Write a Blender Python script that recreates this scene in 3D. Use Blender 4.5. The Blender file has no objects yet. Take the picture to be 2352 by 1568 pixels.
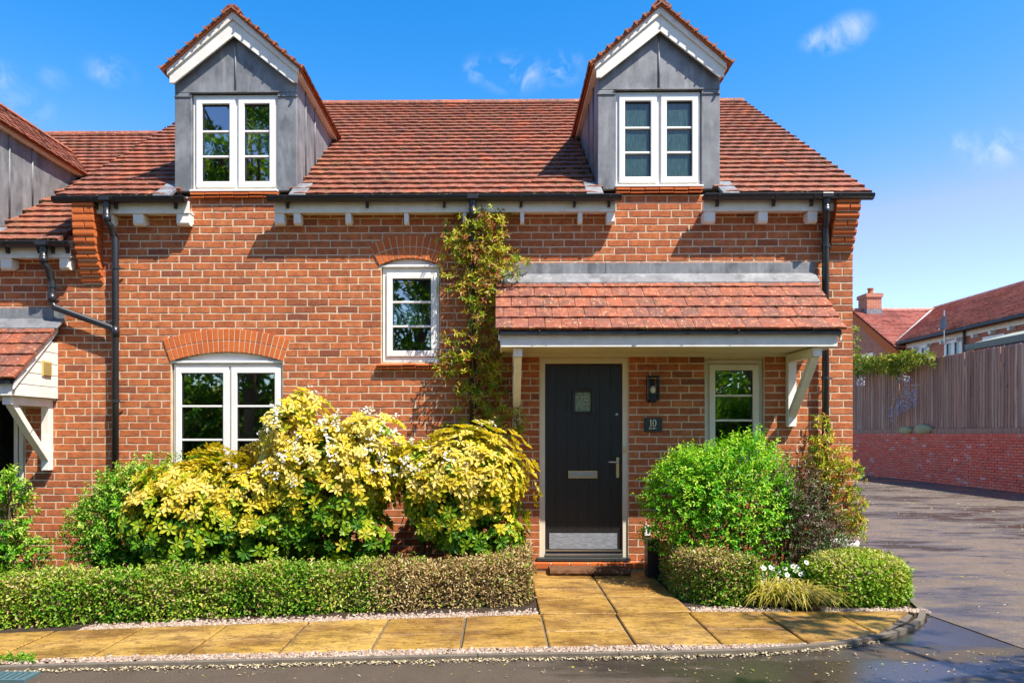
import bpy, math, random
import numpy as np
from mathutils import Vector, Matrix

random.seed(7)
RNG = np.random.default_rng(11)
R = math.radians
scn = bpy.context.scene
COL = scn.collection

# ------------------------------------------------------------------ camera, sky, sun, exposure
F, VX, VY, D, ZC, YAW = 1657.0, 1145.0, 995.0, 7.5, 1.43, R(0.75)
CX = VX - F * math.tan(YAW)
cam = bpy.data.cameras.new('camera')
cam.sensor_width = 36.0
cam.lens = 36.0 * F / 2352.0
cam.shift_x = (1176 - CX) / 2352.0
cam.shift_y = (VY - 784) / 2352.0
cam.clip_start = 0.05
cam.clip_end = 2000
camo = bpy.data.objects.new('camera', cam)
COL.objects.link(camo)
camo.location = (0, -D, ZC)
camo.rotation_euler = (R(90), 0, YAW)
scn.camera = camo

SUN = Vector((0.50, -0.417, 1.0)).normalized()
sl = bpy.data.lights.new('sun', 'SUN')
sl.energy = 5.0
sl.angle = R(0.53)
sl.color = (1.0, 0.94, 0.85)
so = bpy.data.objects.new('sun', sl)
COL.objects.link(so)
so.rotation_euler = (-SUN).to_track_quat('-Z', 'Y').to_euler()
so.location = (8, -10, 20)

scn.view_settings.view_transform = 'Standard'
scn.view_settings.look = 'None'
scn.view_settings.gamma = 1.0
scn.view_settings.exposure = 0.95
scn.view_settings.use_curve_mapping = False
scn.cycles.use_denoising = True
scn.cycles.max_bounces = 8
scn.cycles.transparent_max_bounces = 8
scn.cycles.caustics_reflective = False
scn.cycles.caustics_refractive = False
scn.cycles.sample_clamp_indirect = 6.0


def pixdir(px, py):
    a = (px - CX) / F
    return Vector((-math.sin(YAW) + math.cos(YAW) * a, math.cos(YAW) + math.sin(YAW) * a, (VY - py) / F))


def at(px, py, Y=0.0):
    d = pixdir(px, py)
    t = (Y + D) / d.y
    return Vector((d.x * t, Y, ZC + d.z * t))


def gx(px, Y=0.0):
    return at(px, VY, Y).x


def gz(py, Y=0.0, px=1145):
    return at(px, py, Y).z


def ground(px, py, z=0.0):
    d = pixdir(px, py)
    t = (z - ZC) / d.z
    return Vector((d.x * t, -D + d.y * t, z))


world = bpy.data.worlds.new('World')
scn.world = world
world.use_nodes = True
wn, wl = world.node_tree.nodes, world.node_tree.links
wn.clear()
wout = wn.new('ShaderNodeOutputWorld')
wbg = wn.new('ShaderNodeBackground')
wbg.inputs['Strength'].default_value = 0.15
wl.new(wbg.outputs[0], wout.inputs[0])
sky = wn.new('ShaderNodeTexSky')
sky.sky_type = 'NISHITA'
sky.sun_disc = False
sky.sun_elevation = math.asin(SUN.z)
sky.sun_rotation = math.atan2(SUN.x, SUN.y)
sky.altitude = 50
sky.air_density = 1.0
sky.dust_density = 0.3
sky.ozone_density = 2.2
hs = wn.new('ShaderNodeHueSaturation')
hs.inputs['Saturation'].default_value = 1.0
hs.inputs['Value'].default_value = 1.0
# grade the whole dome: deeper azure overhead, paler towards the horizon
sp_ = wn.new('ShaderNodeSeparateColor'); wl.new(sky.outputs[0], sp_.inputs[0])


def wmath(op, a, b):
    q = wn.new('ShaderNodeMath'); q.operation = op
    for i, x in enumerate((a, b)):
        if isinstance(x, (int, float)):
            q.inputs[i].default_value = x
        else:
            wl.new(x, q.inputs[i])
    return q.outputs[0]


r_ = wmath('MINIMUM', wmath('MULTIPLY', wmath('POWER', sp_.outputs[0], 4.4), .105), wmath('MULTIPLY', sp_.outputs[0], .84))
g_ = wmath('MULTIPLY', wmath('POWER', sp_.outputs[1], 1.31), .54)
cc_ = wn.new('ShaderNodeCombineColor')
wl.new(r_, cc_.inputs[0]); wl.new(g_, cc_.inputs[1]); wl.new(sp_.outputs[2], cc_.inputs[2])
wl.new(cc_.outputs[0], hs.inputs['Color'])
tc = wn.new('ShaderNodeTexCoord')
cn = wn.new('ShaderNodeTexNoise')
cn.inputs['Scale'].default_value = 22.0
cn.inputs['Detail'].default_value = 7.0
cn.inputs['Roughness'].default_value = 0.62
cn.inputs['Distortion'].default_value = 0.6
wl.new(tc.outputs['Generated'], cn.inputs['Vector'])
acc = None
for (px, py, sx, sz, amt) in ((1908, 90, 48, 24, 1.0), (1948, 72, 44, 28, .7), (1180, 170, 70, 36, .75), (1292, 158, 44, 30, .6),
                              (1100, 158, 34, 26, .5), (2288, 345, 52, 34, .8), (2205, 328, 36, 20, .65), (45, 238, 50, 34, .45),
                              (255, 165, 44, 26, .4), (5, 180, 30, 28, .5), (120, 182, 26, 20, .35), (2250, 322, 30, 18, .5)):
    c = pixdir(px, py).normalized()
    s1 = wn.new('ShaderNodeVectorMath'); s1.operation = 'SUBTRACT'
    wl.new(tc.outputs['Generated'], s1.inputs[0]); s1.inputs[1].default_value = c
    s2 = wn.new('ShaderNodeVectorMath'); s2.operation = 'MULTIPLY'
    s2.inputs[1].default_value = (F / sx, F / sx, F / sz)
    wl.new(s1.outputs[0], s2.inputs[0])
    s3 = wn.new('ShaderNodeVectorMath'); s3.operation = 'LENGTH'
    wl.new(s2.outputs[0], s3.inputs[0])
    s4 = wn.new('ShaderNodeMapRange'); s4.interpolation_type = 'SMOOTHSTEP'
    s4.inputs['From Min'].default_value = 0.0; s4.inputs['From Max'].default_value = 1.35
    s4.inputs['To Min'].default_value = amt; s4.inputs['To Max'].default_value = 0.0
    wl.new(s3.outputs['Value'], s4.inputs['Value'])
    if acc is None:
        acc = s4.outputs[0]
    else:
        mx = wn.new('ShaderNodeMath'); mx.operation = 'MAXIMUM'
        wl.new(acc, mx.inputs[0]); wl.new(s4.outputs[0], mx.inputs[1]); acc = mx.outputs[0]
cm = wn.new('ShaderNodeMapRange')
cm.inputs['From Min'].default_value = 0.42; cm.inputs['From Max'].default_value = 0.72
wl.new(cn.outputs[0], cm.inputs['Value'])
cmul = wn.new('ShaderNodeMath'); cmul.operation = 'MULTIPLY'
wl.new(acc, cmul.inputs[0]); wl.new(cm.outputs[0], cmul.inputs[1])
cmix = wn.new('ShaderNodeMix'); cmix.data_type = 'RGBA'
wl.new(cmul.outputs[0], cmix.inputs['Factor'])
wl.new(hs.outputs[0], cmix.inputs['A'])
cmix.inputs['B'].default_value = (3.6, 3.8, 4.1, 1)
wl.new(cmix.outputs['Result'], wbg.inputs['Color'])


# ------------------------------------------------------------------ materials
MATS = {}


class NT:
    def __init__(s, name):
        s.m = bpy.data.materials.new(name)
        s.m.use_nodes = True
        s.n, s.l = s.m.node_tree.nodes, s.m.node_tree.links
        s.b = s.n['Principled BSDF']
        s.out = s.n['Material Output']
        MATS[name] = s.m
        s._pos = None

    def pos(s):
        if s._pos is None:
            s._pos = s.n.new('ShaderNodeNewGeometry').outputs['Position']
        return s._pos

    def math(s, op, a, b=0.0):
        m = s.n.new('ShaderNodeMath'); m.operation = op
        for i, x in enumerate((a, b)):
            if isinstance(x, (int, float)):
                m.inputs[i].default_value = x
            else:
                s.l.new(x, m.inputs[i])
        return m.outputs[0]

    def rnd(s, k=1.0):
        a = s.n.new('ShaderNodeAttribute'); a.attribute_name = 'rnd'
        o = s.n.new('ShaderNodeObjectInfo')
        t = s.math('ADD', a.outputs['Fac'], s.math('MULTIPLY', o.outputs['Random'], k))
        return s.math('FRACT', t)

    def attr(s):
        a = s.n.new('ShaderNodeAttribute'); a.attribute_name = 'rnd'
        return a.outputs['Fac']

    def noise(s, scale, detail=3.0, rough=0.55, stretch=None, coord=None):
        t = s.n.new('ShaderNodeTexNoise')
        t.inputs['Scale'].default_value = scale
        t.inputs['Detail'].default_value = detail
        t.inputs['Roughness'].default_value = rough
        c = coord or s.pos()
        if stretch:
            m = s.n.new('ShaderNodeVectorMath'); m.operation = 'MULTIPLY'
            s.l.new(c, m.inputs[0]); m.inputs[1].default_value = stretch
            c = m.outputs[0]
        s.l.new(c, t.inputs['Vector'])
        return t.outputs[0]

    def rng(s, v, a, b, c=0.0, d=1.0):
        m = s.n.new('ShaderNodeMapRange')
        for k, x in (('From Min', a), ('From Max', b), ('To Min', c), ('To Max', d)):
            m.inputs[k].default_value = x
        s.l.new(v, m.inputs['Value'])
        return m.outputs[0]

    def ramp(s, v, stops, interp='LINEAR'):
        r = s.n.new('ShaderNodeValToRGB')
        e = r.color_ramp.elements
        while len(e) < len(stops):
            e.new(0.5)
        for i, (p, c) in enumerate(stops):
            e[i].position = p
            e[i].color = (*c, 1)
        r.color_ramp.interpolation = interp
        s.l.new(v, r.inputs[0])
        return r.outputs[0]

    def mix(s, fac, a, b, mode='MIX'):
        m = s.n.new('ShaderNodeMix'); m.data_type = 'RGBA'; m.blend_type = mode
        for k, x in (('Factor', fac), ('A', a), ('B', b)):
            if isinstance(x, (int, float)):
                m.inputs[k].default_value = x
            elif isinstance(x, tuple):
                m.inputs[k].default_value = (*x, 1)
            else:
                s.l.new(x, m.inputs[k])
        return m.outputs['Result']

    def bump(s, h, strength=0.3, dist=0.01):
        b = s.n.new('ShaderNodeBump')
        b.inputs['Strength'].default_value = strength
        b.inputs['Distance'].default_value = dist
        s.l.new(h, b.inputs['Height'])
        s.l.new(b.outputs[0], s.b.inputs['Normal'])

    def set(s, color=None, rough=0.6, spec=0.5, metal=0.0):
        for k, x in (('Base Color', color), ('Roughness', rough), ('Specular IOR Level', spec), ('Metallic', metal)):
            if x is None:
                continue
            if isinstance(x, (int, float)):
                s.b.inputs[k].default_value = x
            elif isinstance(x, tuple):
                s.b.inputs[k].default_value = (*x, 1)
            else:
                s.l.new(x, s.b.inputs[k])
        return s.m


def brick_mat(name, stops, speck=0.75, blot_c=(0.25, 0.068, 0.028), hi_c=(0.56, 0.24, 0.11)):
    t = NT(name)
    c = t.ramp(t.rnd(), stops)
    c = t.mix(t.rng(t.noise(.9, 4, .6), .40, .68, 0, .32), c, t.mix(1.0, c, (1.12, 1.16, 1.1), 'MULTIPLY'))
    c = t.mix(t.rng(t.noise(13, 5, .65), 0.40, 0.70, 0.0, 0.85), c, blot_c)
    c = t.mix(t.rng(t.noise(34, 4, .6), 0.52, 0.76, 0.0, 0.5), c, hi_c)
    c = t.mix(t.rng(t.noise(22, 6, .75, (1, 1, 2.2)), .60, .72, 0, .55), c, (.10, .045, .03))
    c = t.mix(t.rng(t.noise(36, 3, .6), .61, .68, 0, speck * .95), c, (.085, .04, .03))
    sp = t.rng(t.noise(95, 2), 0.64, 0.72, 0.0, speck)
    c = t.mix(sp, c, (0.05, 0.032, 0.028))
    t.bump(t.noise(120, 5, .65), 0.7, 0.005)
    return t.set(c, 0.85, 0.25)


brick_mat('brick', [(0, (.42, .112, .036)), (.3, (.53, .155, .050)), (.55, (.46, .127, .040)), (.75, (.56, .185, .065)),
                    (.9, (.36, .105, .038)), (.97, (.27, .08, .036)), (1, (.20, .065, .04))])
brick_mat('old_brick', [(0, (.80, .11, .06)), (.4, (.90, .16, .09)), (.7, (.82, .22, .13)), (.9, (.60, .13, .09)), (1, (.84, .46, .36))], 0.25, (.72, .12, .08), (.9, .42, .30))


def simple(name, color, rough=0.6, spec=0.5, var=0.25, scale=8.0, dark=None, bumpk=0.0, bscale=60.0, stretch=None):
    t = NT(name)
    dk = dark or tuple(x * 0.55 for x in color)
    c = t.mix(t.rng(t.noise(scale, 5, 0.6, stretch), 0.42, 0.78, 0.0, var), color, dk)
    if bumpk:
        t.bump(t.noise(bscale, 4), bumpk, 0.005)
    return t.set(c, rough, spec)


simple('mortar', (.66, .53, .36), 0.95, 0.1, .65, 14, (.32, .24, .15), 0.5, 150)
t = NT('rubbed_brick')
c = t.ramp(t.rnd(), [(0, (.50, .115, .025)), (.5, (.60, .15, .035)), (.85, (.54, .13, .03)), (1, (.42, .10, .03))])
c = t.mix(t.rng(t.noise(40, 4), .4, .75, 0, .35), c, (.36, .085, .025))
t.bump(t.noise(160, 3), 0.25, 0.003)
t.set(c, 0.8, 0.25)


def tile_mat(name, stops, moss=0.5, lichen=0.0):
    t = NT(name)
    c = t.ramp(t.rnd(), stops)
    c = t.mix(t.rng(t.noise(1.1, 5, .65), .42, .66, 0, .55), c, t.mix(1.0, c, (.62, .60, .62), 'MULTIPLY'))
    c = t.mix(t.rng(t.noise(6, 6, .7), .46, .64, 0, .75), c, (.12, .055, .035))
    c = t.mix(t.rng(t.noise(24, 5, .65), .55, .70, 0, moss), c, (.085, .055, .03))
    c = t.mix(t.rng(t.noise(20, 5, .65), .53, .66, 0, .7), c, (.50, .19, .075))
    if lichen:
        c = t.mix(t.rng(t.noise(48, 2), .665, .70, 0, lichen), c, (.70, .62, .42))
    t.bump(t.noise(90, 5, .65), 0.6, 0.006)
    return t.set(c, 0.72, 0.4)


tile_mat('roof_tile', [(0, (.18, .058, .033)), (.2, (.28, .084, .042)), (.45, (.23, .070, .040)), (.65, (.32, .092, .040)), (.85, (.20, .066, .042)), (.94, (.29, .086, .040)), (.97, (.44, .10, .035)), (1, (.20, .075, .056))], .8, .5)
tile_mat('canopy_tile', [(0, (.23, .062, .034)), (.25, (.29, .078, .036)), (.5, (.21, .066, .040)), (.7, (.35, .088, .034)), (.85, (.24, .075, .044)), (1, (.15, .058, .042))], .55, .8)
simple('tile_underlay', (.07, .045, .035), 0.9, 0.1)
simple('moss', (.080, .062, .026), 1.0, 0.05, .8, 30, (.032, .020, .012), 0.8, 200)

t = NT('lead')
c = t.mix(t.rng(t.noise(3.5, 6, .65), .35, .7), (.13, .133, .137), (.245, .245, .247))
c = t.mix(t.rng(t.noise(11, 6, .7, (1, 1, .16)), .50, .72, 0, .7), c, (.34, .34, .335))
c = t.mix(t.rng(t.noise(6, 5, .65, (1, 1, .45)), .52, .70, 0, .7), c, (.055, .057, .062))
t.bump(t.noise(4, 2, .4), 0.25, 0.02)
t.set(c, 0.5, 0.5)

simple('upvc', (.80, .77, .71), 0.38, 0.5, .35, 7, (.60, .56, .46))
simple('white_paint', (.78, .745, .66), 0.6, 0.4, .5, 8, (.52, .46, .35))
simple('porch_bounce_cream', (.70, .62, .47), 0.5, 0.4, .2, 6)  # cream timber tone; on the frames it stands in for porch bounce light
simple('black_plastic', (.018, .018, .020), 0.32, 0.5, .3, 12, (.05, .05, .05))
simple('black_metal', (.012, .012, .012), 0.4, 0.5)
simple('steel', (.55, .55, .53), 0.3, 0.5, .2, 20)
MATS['steel'].node_tree.nodes['Principled BSDF'].inputs['Metallic'].default_value = 1.0
t = NT('foot_strip_grey')
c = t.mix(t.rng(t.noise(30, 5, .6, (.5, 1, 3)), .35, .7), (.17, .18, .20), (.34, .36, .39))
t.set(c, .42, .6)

simple('brass', (.60, .48, .18), 0.4, 0.5)
simple('bulb', (.78, .72, .50), 0.3, 0.5)
simple('slate', (.030, .036, .034), 0.6, 0.4, .4, 30)
simple('engraved_paint', (.78, .74, .52), 0.6, 0.3)
simple('vent_plastic', (.55, .42, .16), 0.5, 0.4)
t = NT('door_wood')
c = t.mix(t.rng(t.noise(22, 5, .6, (6, 1, .35)), .35, .7), (.011, .010, .010), (.026, .024, .022))
t.bump(t.noise(30, 5, .6, (8, 1, .3)), 0.35, 0.004)
t.set(c, 0.38, 0.45)
simple('mat_coir', (.17, .085, .045), 1.0, 0.05, .8, 120, (.07, .035, .02), 1.0, 250)
simple('soil', (.050, .034, .024), 1.0, 0.1, .7, 25, (.02, .015, .01), 1.0, 60)
simple('concrete', (.15, .125, .095), 0.85, 0.2, .7, 14, (.075, .060, .042), 0.5, 120)
simple('room_paint', (.30, .30, .27), 0.9, 0.1)
simple('bark', (.16, .105, .06), 0.9, 0.15, .7, 30, (.06, .04, .025), 0.8, 90)
simple('vine_bark', (.34, .20, .09), 0.8, 0.2, .6, 40)
simple('terracotta', (.42, .13, .05), 0.8, 0.2)
simple('pot_glaze', (.62, .55, .50), 0.6, 0.3, .4, 20, (.40, .33, .30))
simple('mossy_stone', (.42, .36, .17), 0.9, 0.2, .7, 9, (.26, .20, .14))
simple('felt', (.30, .32, .26), 0.9, 0.2)
simple('grate_metal', (.07, .13, .14), 0.5, 0.5, .5, 30)
simple('render_coat', (.55, .53, .48), 0.8, 0.2)
simple('dish_metal', (.16, .17, .19), 0.5, 0.4)

# clear double glazing: dark room seen through, garden reflected
t = NT('glass')
gl = t.n.new('ShaderNodeBsdfGlossy'); gl.inputs['Roughness'].default_value = 0.015
gl.inputs['Color'].default_value = (.95, 1, .97, 1)
tr = t.n.new('ShaderNodeBsdfTransparent'); tr.inputs['Color'].default_value = (.80, .88, .84, 1)
lw = t.n.new('ShaderNodeFresnel'); lw.inputs['IOR'].default_value = 1.9
gb = t.n.new('ShaderNodeBump'); gb.inputs['Strength'].default_value = 0.03; gb.inputs['Distance'].default_value = 0.05
t.l.new(t.noise(2.2, 1), gb.inputs['Height']); t.l.new(gb.outputs[0], gl.inputs['Normal'])
ms = t.n.new('ShaderNodeMixShader')
t.l.new(t.math('ADD', lw.outputs[0], 0.22), ms.inputs[0]); t.l.new(tr.outputs[0], ms.inputs[1]); t.l.new(gl.outputs[0], ms.inputs[2])
t.l.new(ms.outputs[0], t.out.inputs['Surface'])
t = NT('obscured_glass')
c = t.mix(t.rng(t.noise(40, 3, .6, (3, 1, .4)), .35, .7), (.018, .050, .047), (.05, .105, .095))
t.bump(t.noise(60, 3, .6, (3, 1, .5)), 0.35, 0.01)
t.set(c, 0.16, 0.8)
t = NT('door_glass')
c = t.mix(t.rng(t.noise(70, 3), .4, .65), (.08, .12, .06), (.32, .40, .24))
t.bump(t.noise(90, 2), 0.5, 0.01)
t.set(c, 0.2, 0.8)
t = NT('far_glass')
t.set((.06, .10, .13), 0.06, 1.0)

# ground
def wet_asphalt(name, dry0, dry1, n_of, x0, x1, w0, w1):
    t = NT(name)
    n1 = n_of(t)
    sx_ = t.n.new('ShaderNodeSeparateXYZ'); t.l.new(t.pos(), sx_.inputs[0])
    wet = t.rng(t.math('ADD', n1, t.rng(sx_.outputs[0], x0, x1, w0, w1)), .46, .56)
    c = t.mix(t.rng(t.noise(140, 3), .35, .7), dry0, dry1)
    c = t.mix(t.rng(t.noise(3, 5, .7), .45, .7, 0, .5), c, t.mix(1.0, c, (.6, .58, .56), 'MULTIPLY'))
    c = t.mix(t.math('MULTIPLY', wet, .62), c, (.016, .014, .012))
    c = t.mix(t.rng(t.noise(60, 3), .66, .72, 0, .5), c, (.26, .20, .14))
    b = t.n.new('ShaderNodeBump'); b.inputs['Distance'].default_value = .006
    t.l.new(t.noise(120, 4, .65), b.inputs['Height'])
    t.l.new(t.rng(wet, 0, 1, .8, .10), b.inputs['Strength'])
    t.l.new(b.outputs[0], t.b.inputs['Normal'])
    t.set(c, t.rng(wet, 0, 1, .72, .16), t.rng(wet, 0, 1, .15, .7))


wet_asphalt('asphalt', (.055, .041, .029), (.135, .104, .074), lambda t: t.noise(0.9, 5, .65, (.5, 1.5, 1)), -1.0, 2.4, -.10, .09)
wet_asphalt('drive_asphalt', (.095, .072, .055), (.23, .178, .135),
            lambda t: t.math('ADD', t.math('MULTIPLY', t.noise(.55, 6, .68, (.8, 1.6, 1)), .62), t.math('MULTIPLY', t.noise(2.6, 6, .72, (.5, 1.8, 1)), .38)), 0, 1, -.005, -.005)
t = NT('paving')
c = t.ramp(t.rnd(), [(0, (.36, .195, .036)), (.3, (.45, .26, .050)), (.6, (.38, .21, .040)), (.8, (.47, .285, .066)), (1, (.29, .15, .030))])
c = t.mix(t.rng(t.noise(1.7, 6, .7, (1, 1.6, 1)), .44, .62, 0, .85), c, (.155, .068, .014))
c = t.mix(t.rng(t.noise(9, 6, .72, (1, 2.6, 1)), .50, .70, 0, .8), c, (.115, .052, .016))
c = t.mix(t.rng(t.noise(16, 6, .7, (1, 2, 1)), .54, .72, 0, .65), c, (.46, .31, .10))
c = t.mix(t.rng(t.noise(110, 3), .60, .72, 0, .6), c, (.10, .052, .02))
vn = t.math('ABSOLUTE', t.math('SUBTRACT', t.noise(3.2, 5, .6, (1, 2.2, 1)), .5))
c = t.mix(t.rng(vn, .0, .018, .75, 0), c, (.075, .036, .012))
h = t.math('ADD', t.noise(8, 6, .65, (1, 2.4, 1)), t.math('MULTIPLY', t.noise(50, 5, .7), .45))
t.bump(h, 1.0, 0.016)
t.set(c, t.rng(t.noise(2.5, 4), .38, .62, .22, .62), 0.5)
t = NT('pebble')
c = t.ramp(t.rnd(), [(0, (.26, .19, .135)), (.3, (.36, .27, .20)), (.55, (.42, .345, .27)), (.75, (.25, .155, .10)), (.9, (.19, .15, .12)), (1, (.36, .21, .13))])
t.set(c, 0.6, 0.4)
t = NT('litter')
c = t.ramp(t.rnd(), [(0, (.40, .30, .15)), (.4, (.48, .41, .27)), (.65, (.32, .18, .05)), (.8, (.20, .28, .04)), (1, (.22, .09, .035))])
t.set(c, 0.7, 0.3)
t = NT('fence_wood')
c = t.ramp(t.rnd(), [(0, (.30, .155, .10)), (.3, (.55, .30, .195)), (.5, (.40, .215, .14)), (.7, (.68, .44, .31)), (.85, (.50, .235, .145)), (1, (.34, .18, .125))])
c = t.mix(t.rng(t.noise(5, 6, .7, (1, 3, .16)), .42, .68, 0, .8), c, (.17, .10, .08))
c = t.mix(t.rng(t.noise(12, 2), .70, .74, 0, .9), c, (.03, .02, .018))
t.bump(t.noise(20, 5, .6, (1, 4, .15)), 0.5, 0.01)
t.set(c, 0.85, 0.2)

t = NT('far_brick')
br = t.n.new('ShaderNodeTexBrick')
br.inputs['Color1'].default_value = (.40, .11, .06, 1); br.inputs['Color2'].default_value = (.52, .17, .09, 1)
br.inputs['Mortar'].default_value = (.42, .30, .22, 1)
br.inputs['Scale'].default_value = 1.0
for k, x in (('Mortar Size', .010), ('Brick Width', .225), ('Row Height', .075), ('Bias', 0.0)):
    br.inputs[k].default_value = x
sep = t.n.new('ShaderNodeSeparateXYZ'); t.l.new(t.pos(), sep.inputs[0])
cmb = t.n.new('ShaderNodeCombineXYZ')
t.l.new(t.math('ADD', sep.outputs[0], sep.outputs[1]), cmb.inputs[0]); t.l.new(sep.outputs[2], cmb.inputs[1])
t.l.new(cmb.outputs[0], br.inputs['Vector'])
t.set(br.outputs['Color'], 0.85, 0.2)
tile_mat('far_tile', [(0, (.44, .17, .14)), (.4, (.56, .24, .19)), (.75, (.64, .30, .24)), (1, (.55, .19, .12))], .25)


def leaf_mat(name, stops, rough=0.45, trans=0.35, spec=0.22, k=0.0):
    t = NT(name)
    a = t.attr() if k == 0 else t.rnd(k)
    c = t.ramp(a, stops)
    c = t.mix(t.rng(t.noise(55, 2), .4, .75, 0, .3), c, t.mix(1.0, c, (.45, .55, .4), 'MULTIPLY'))
    t.set(c, rough, spec)
    tl = t.n.new('ShaderNodeBsdfTranslucent')
    t.l.new(t.mix(1.0, c, (1.0, 1.1, .5), 'MULTIPLY'), tl.inputs['Color'])
    ms = t.n.new('ShaderNodeMixShader'); ms.inputs[0].default_value = trans
    t.l.new(t.b.outputs[0], ms.inputs[1]); t.l.new(tl.outputs[0], ms.inputs[2])
    t.l.new(ms.outputs[0], t.out.inputs['Surface'])
    return t.m


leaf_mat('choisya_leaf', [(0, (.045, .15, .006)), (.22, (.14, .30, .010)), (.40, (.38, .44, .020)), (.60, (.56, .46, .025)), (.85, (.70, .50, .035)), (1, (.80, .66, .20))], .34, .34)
leaf_mat('box_leaf', [(0, (.06, .18, .010)), (.35, (.16, .35, .018)), (.6, (.33, .46, .035)), (.8, (.50, .48, .09)), (.92, (.55, .42, .16)), (1, (.62, .52, .28))], .35)
leaf_mat('dry_leaf', [(0, (.24, .15, .05)), (.35, (.38, .25, .09)), (.7, (.50, .35, .15)), (.9, (.58, .46, .25)), (1, (.22, .26, .04))], .7, .15, .2)
leaf_mat('green_leaf', [(0, (.030, .13, .003)), (.35, (.085, .33, .006)), (.7, (.20, .50, .012)), (1, (.46, .64, .05))], .35, .32)
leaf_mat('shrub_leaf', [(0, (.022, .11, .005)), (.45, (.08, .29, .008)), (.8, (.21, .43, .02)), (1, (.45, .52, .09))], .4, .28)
leaf_mat('vine_leaf', [(0, (.045, .13, .012)), (.3, (.15, .29, .015)), (.55, (.40, .43, .025)), (.75, (.62, .52, .05)), (.88, (.42, .20, .07)), (.94, (.42, .12, .06)), (1, (.55, .03, .025))], .35)
leaf_mat('berberis_leaf', [(0, (.05, .11, .02)), (.35, (.12, .17, .05)), (.6, (.13, .055, .05)), (.8, (.07, .025, .045)), (.92, (.30, .19, .12)), (1, (.50, .44, .36))], .35, .25)
leaf_mat('silver_leaf', [(0, (.20, .26, .14)), (.6, (.42, .48, .32)), (1, (.62, .66, .52))], .6)
leaf_mat('grass_blade', [(0, (.20, .22, .02)), (.4, (.46, .38, .05)), (.75, (.60, .46, .10)), (1, (.58, .46, .20))], .45)
leaf_mat('tree_leaf', [(0, (.05, .14, .012)), (.5, (.13, .28, .02)), (.85, (.30, .38, .04)), (1, (.50, .46, .07))], .45, .5)
leaf_mat('wisteria_leaf', [(0, (.08, .17, .015)), (.5, (.26, .30, .03)), (1, (.48, .40, .07))], .45)
leaf_mat('white_petal', [(0, (.80, .77, .70)), (1, (.88, .86, .82))], .5, .3)
leaf_mat('lilac_petal', [(0, (.38, .32, .60)), (.5, (.60, .55, .76)), (1, (.82, .80, .84))], .5, .3)
leaf_mat('house_leaf', [(0, (.10, .30, .02)), (1, (.30, .50, .04))], .3, .4)


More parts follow.
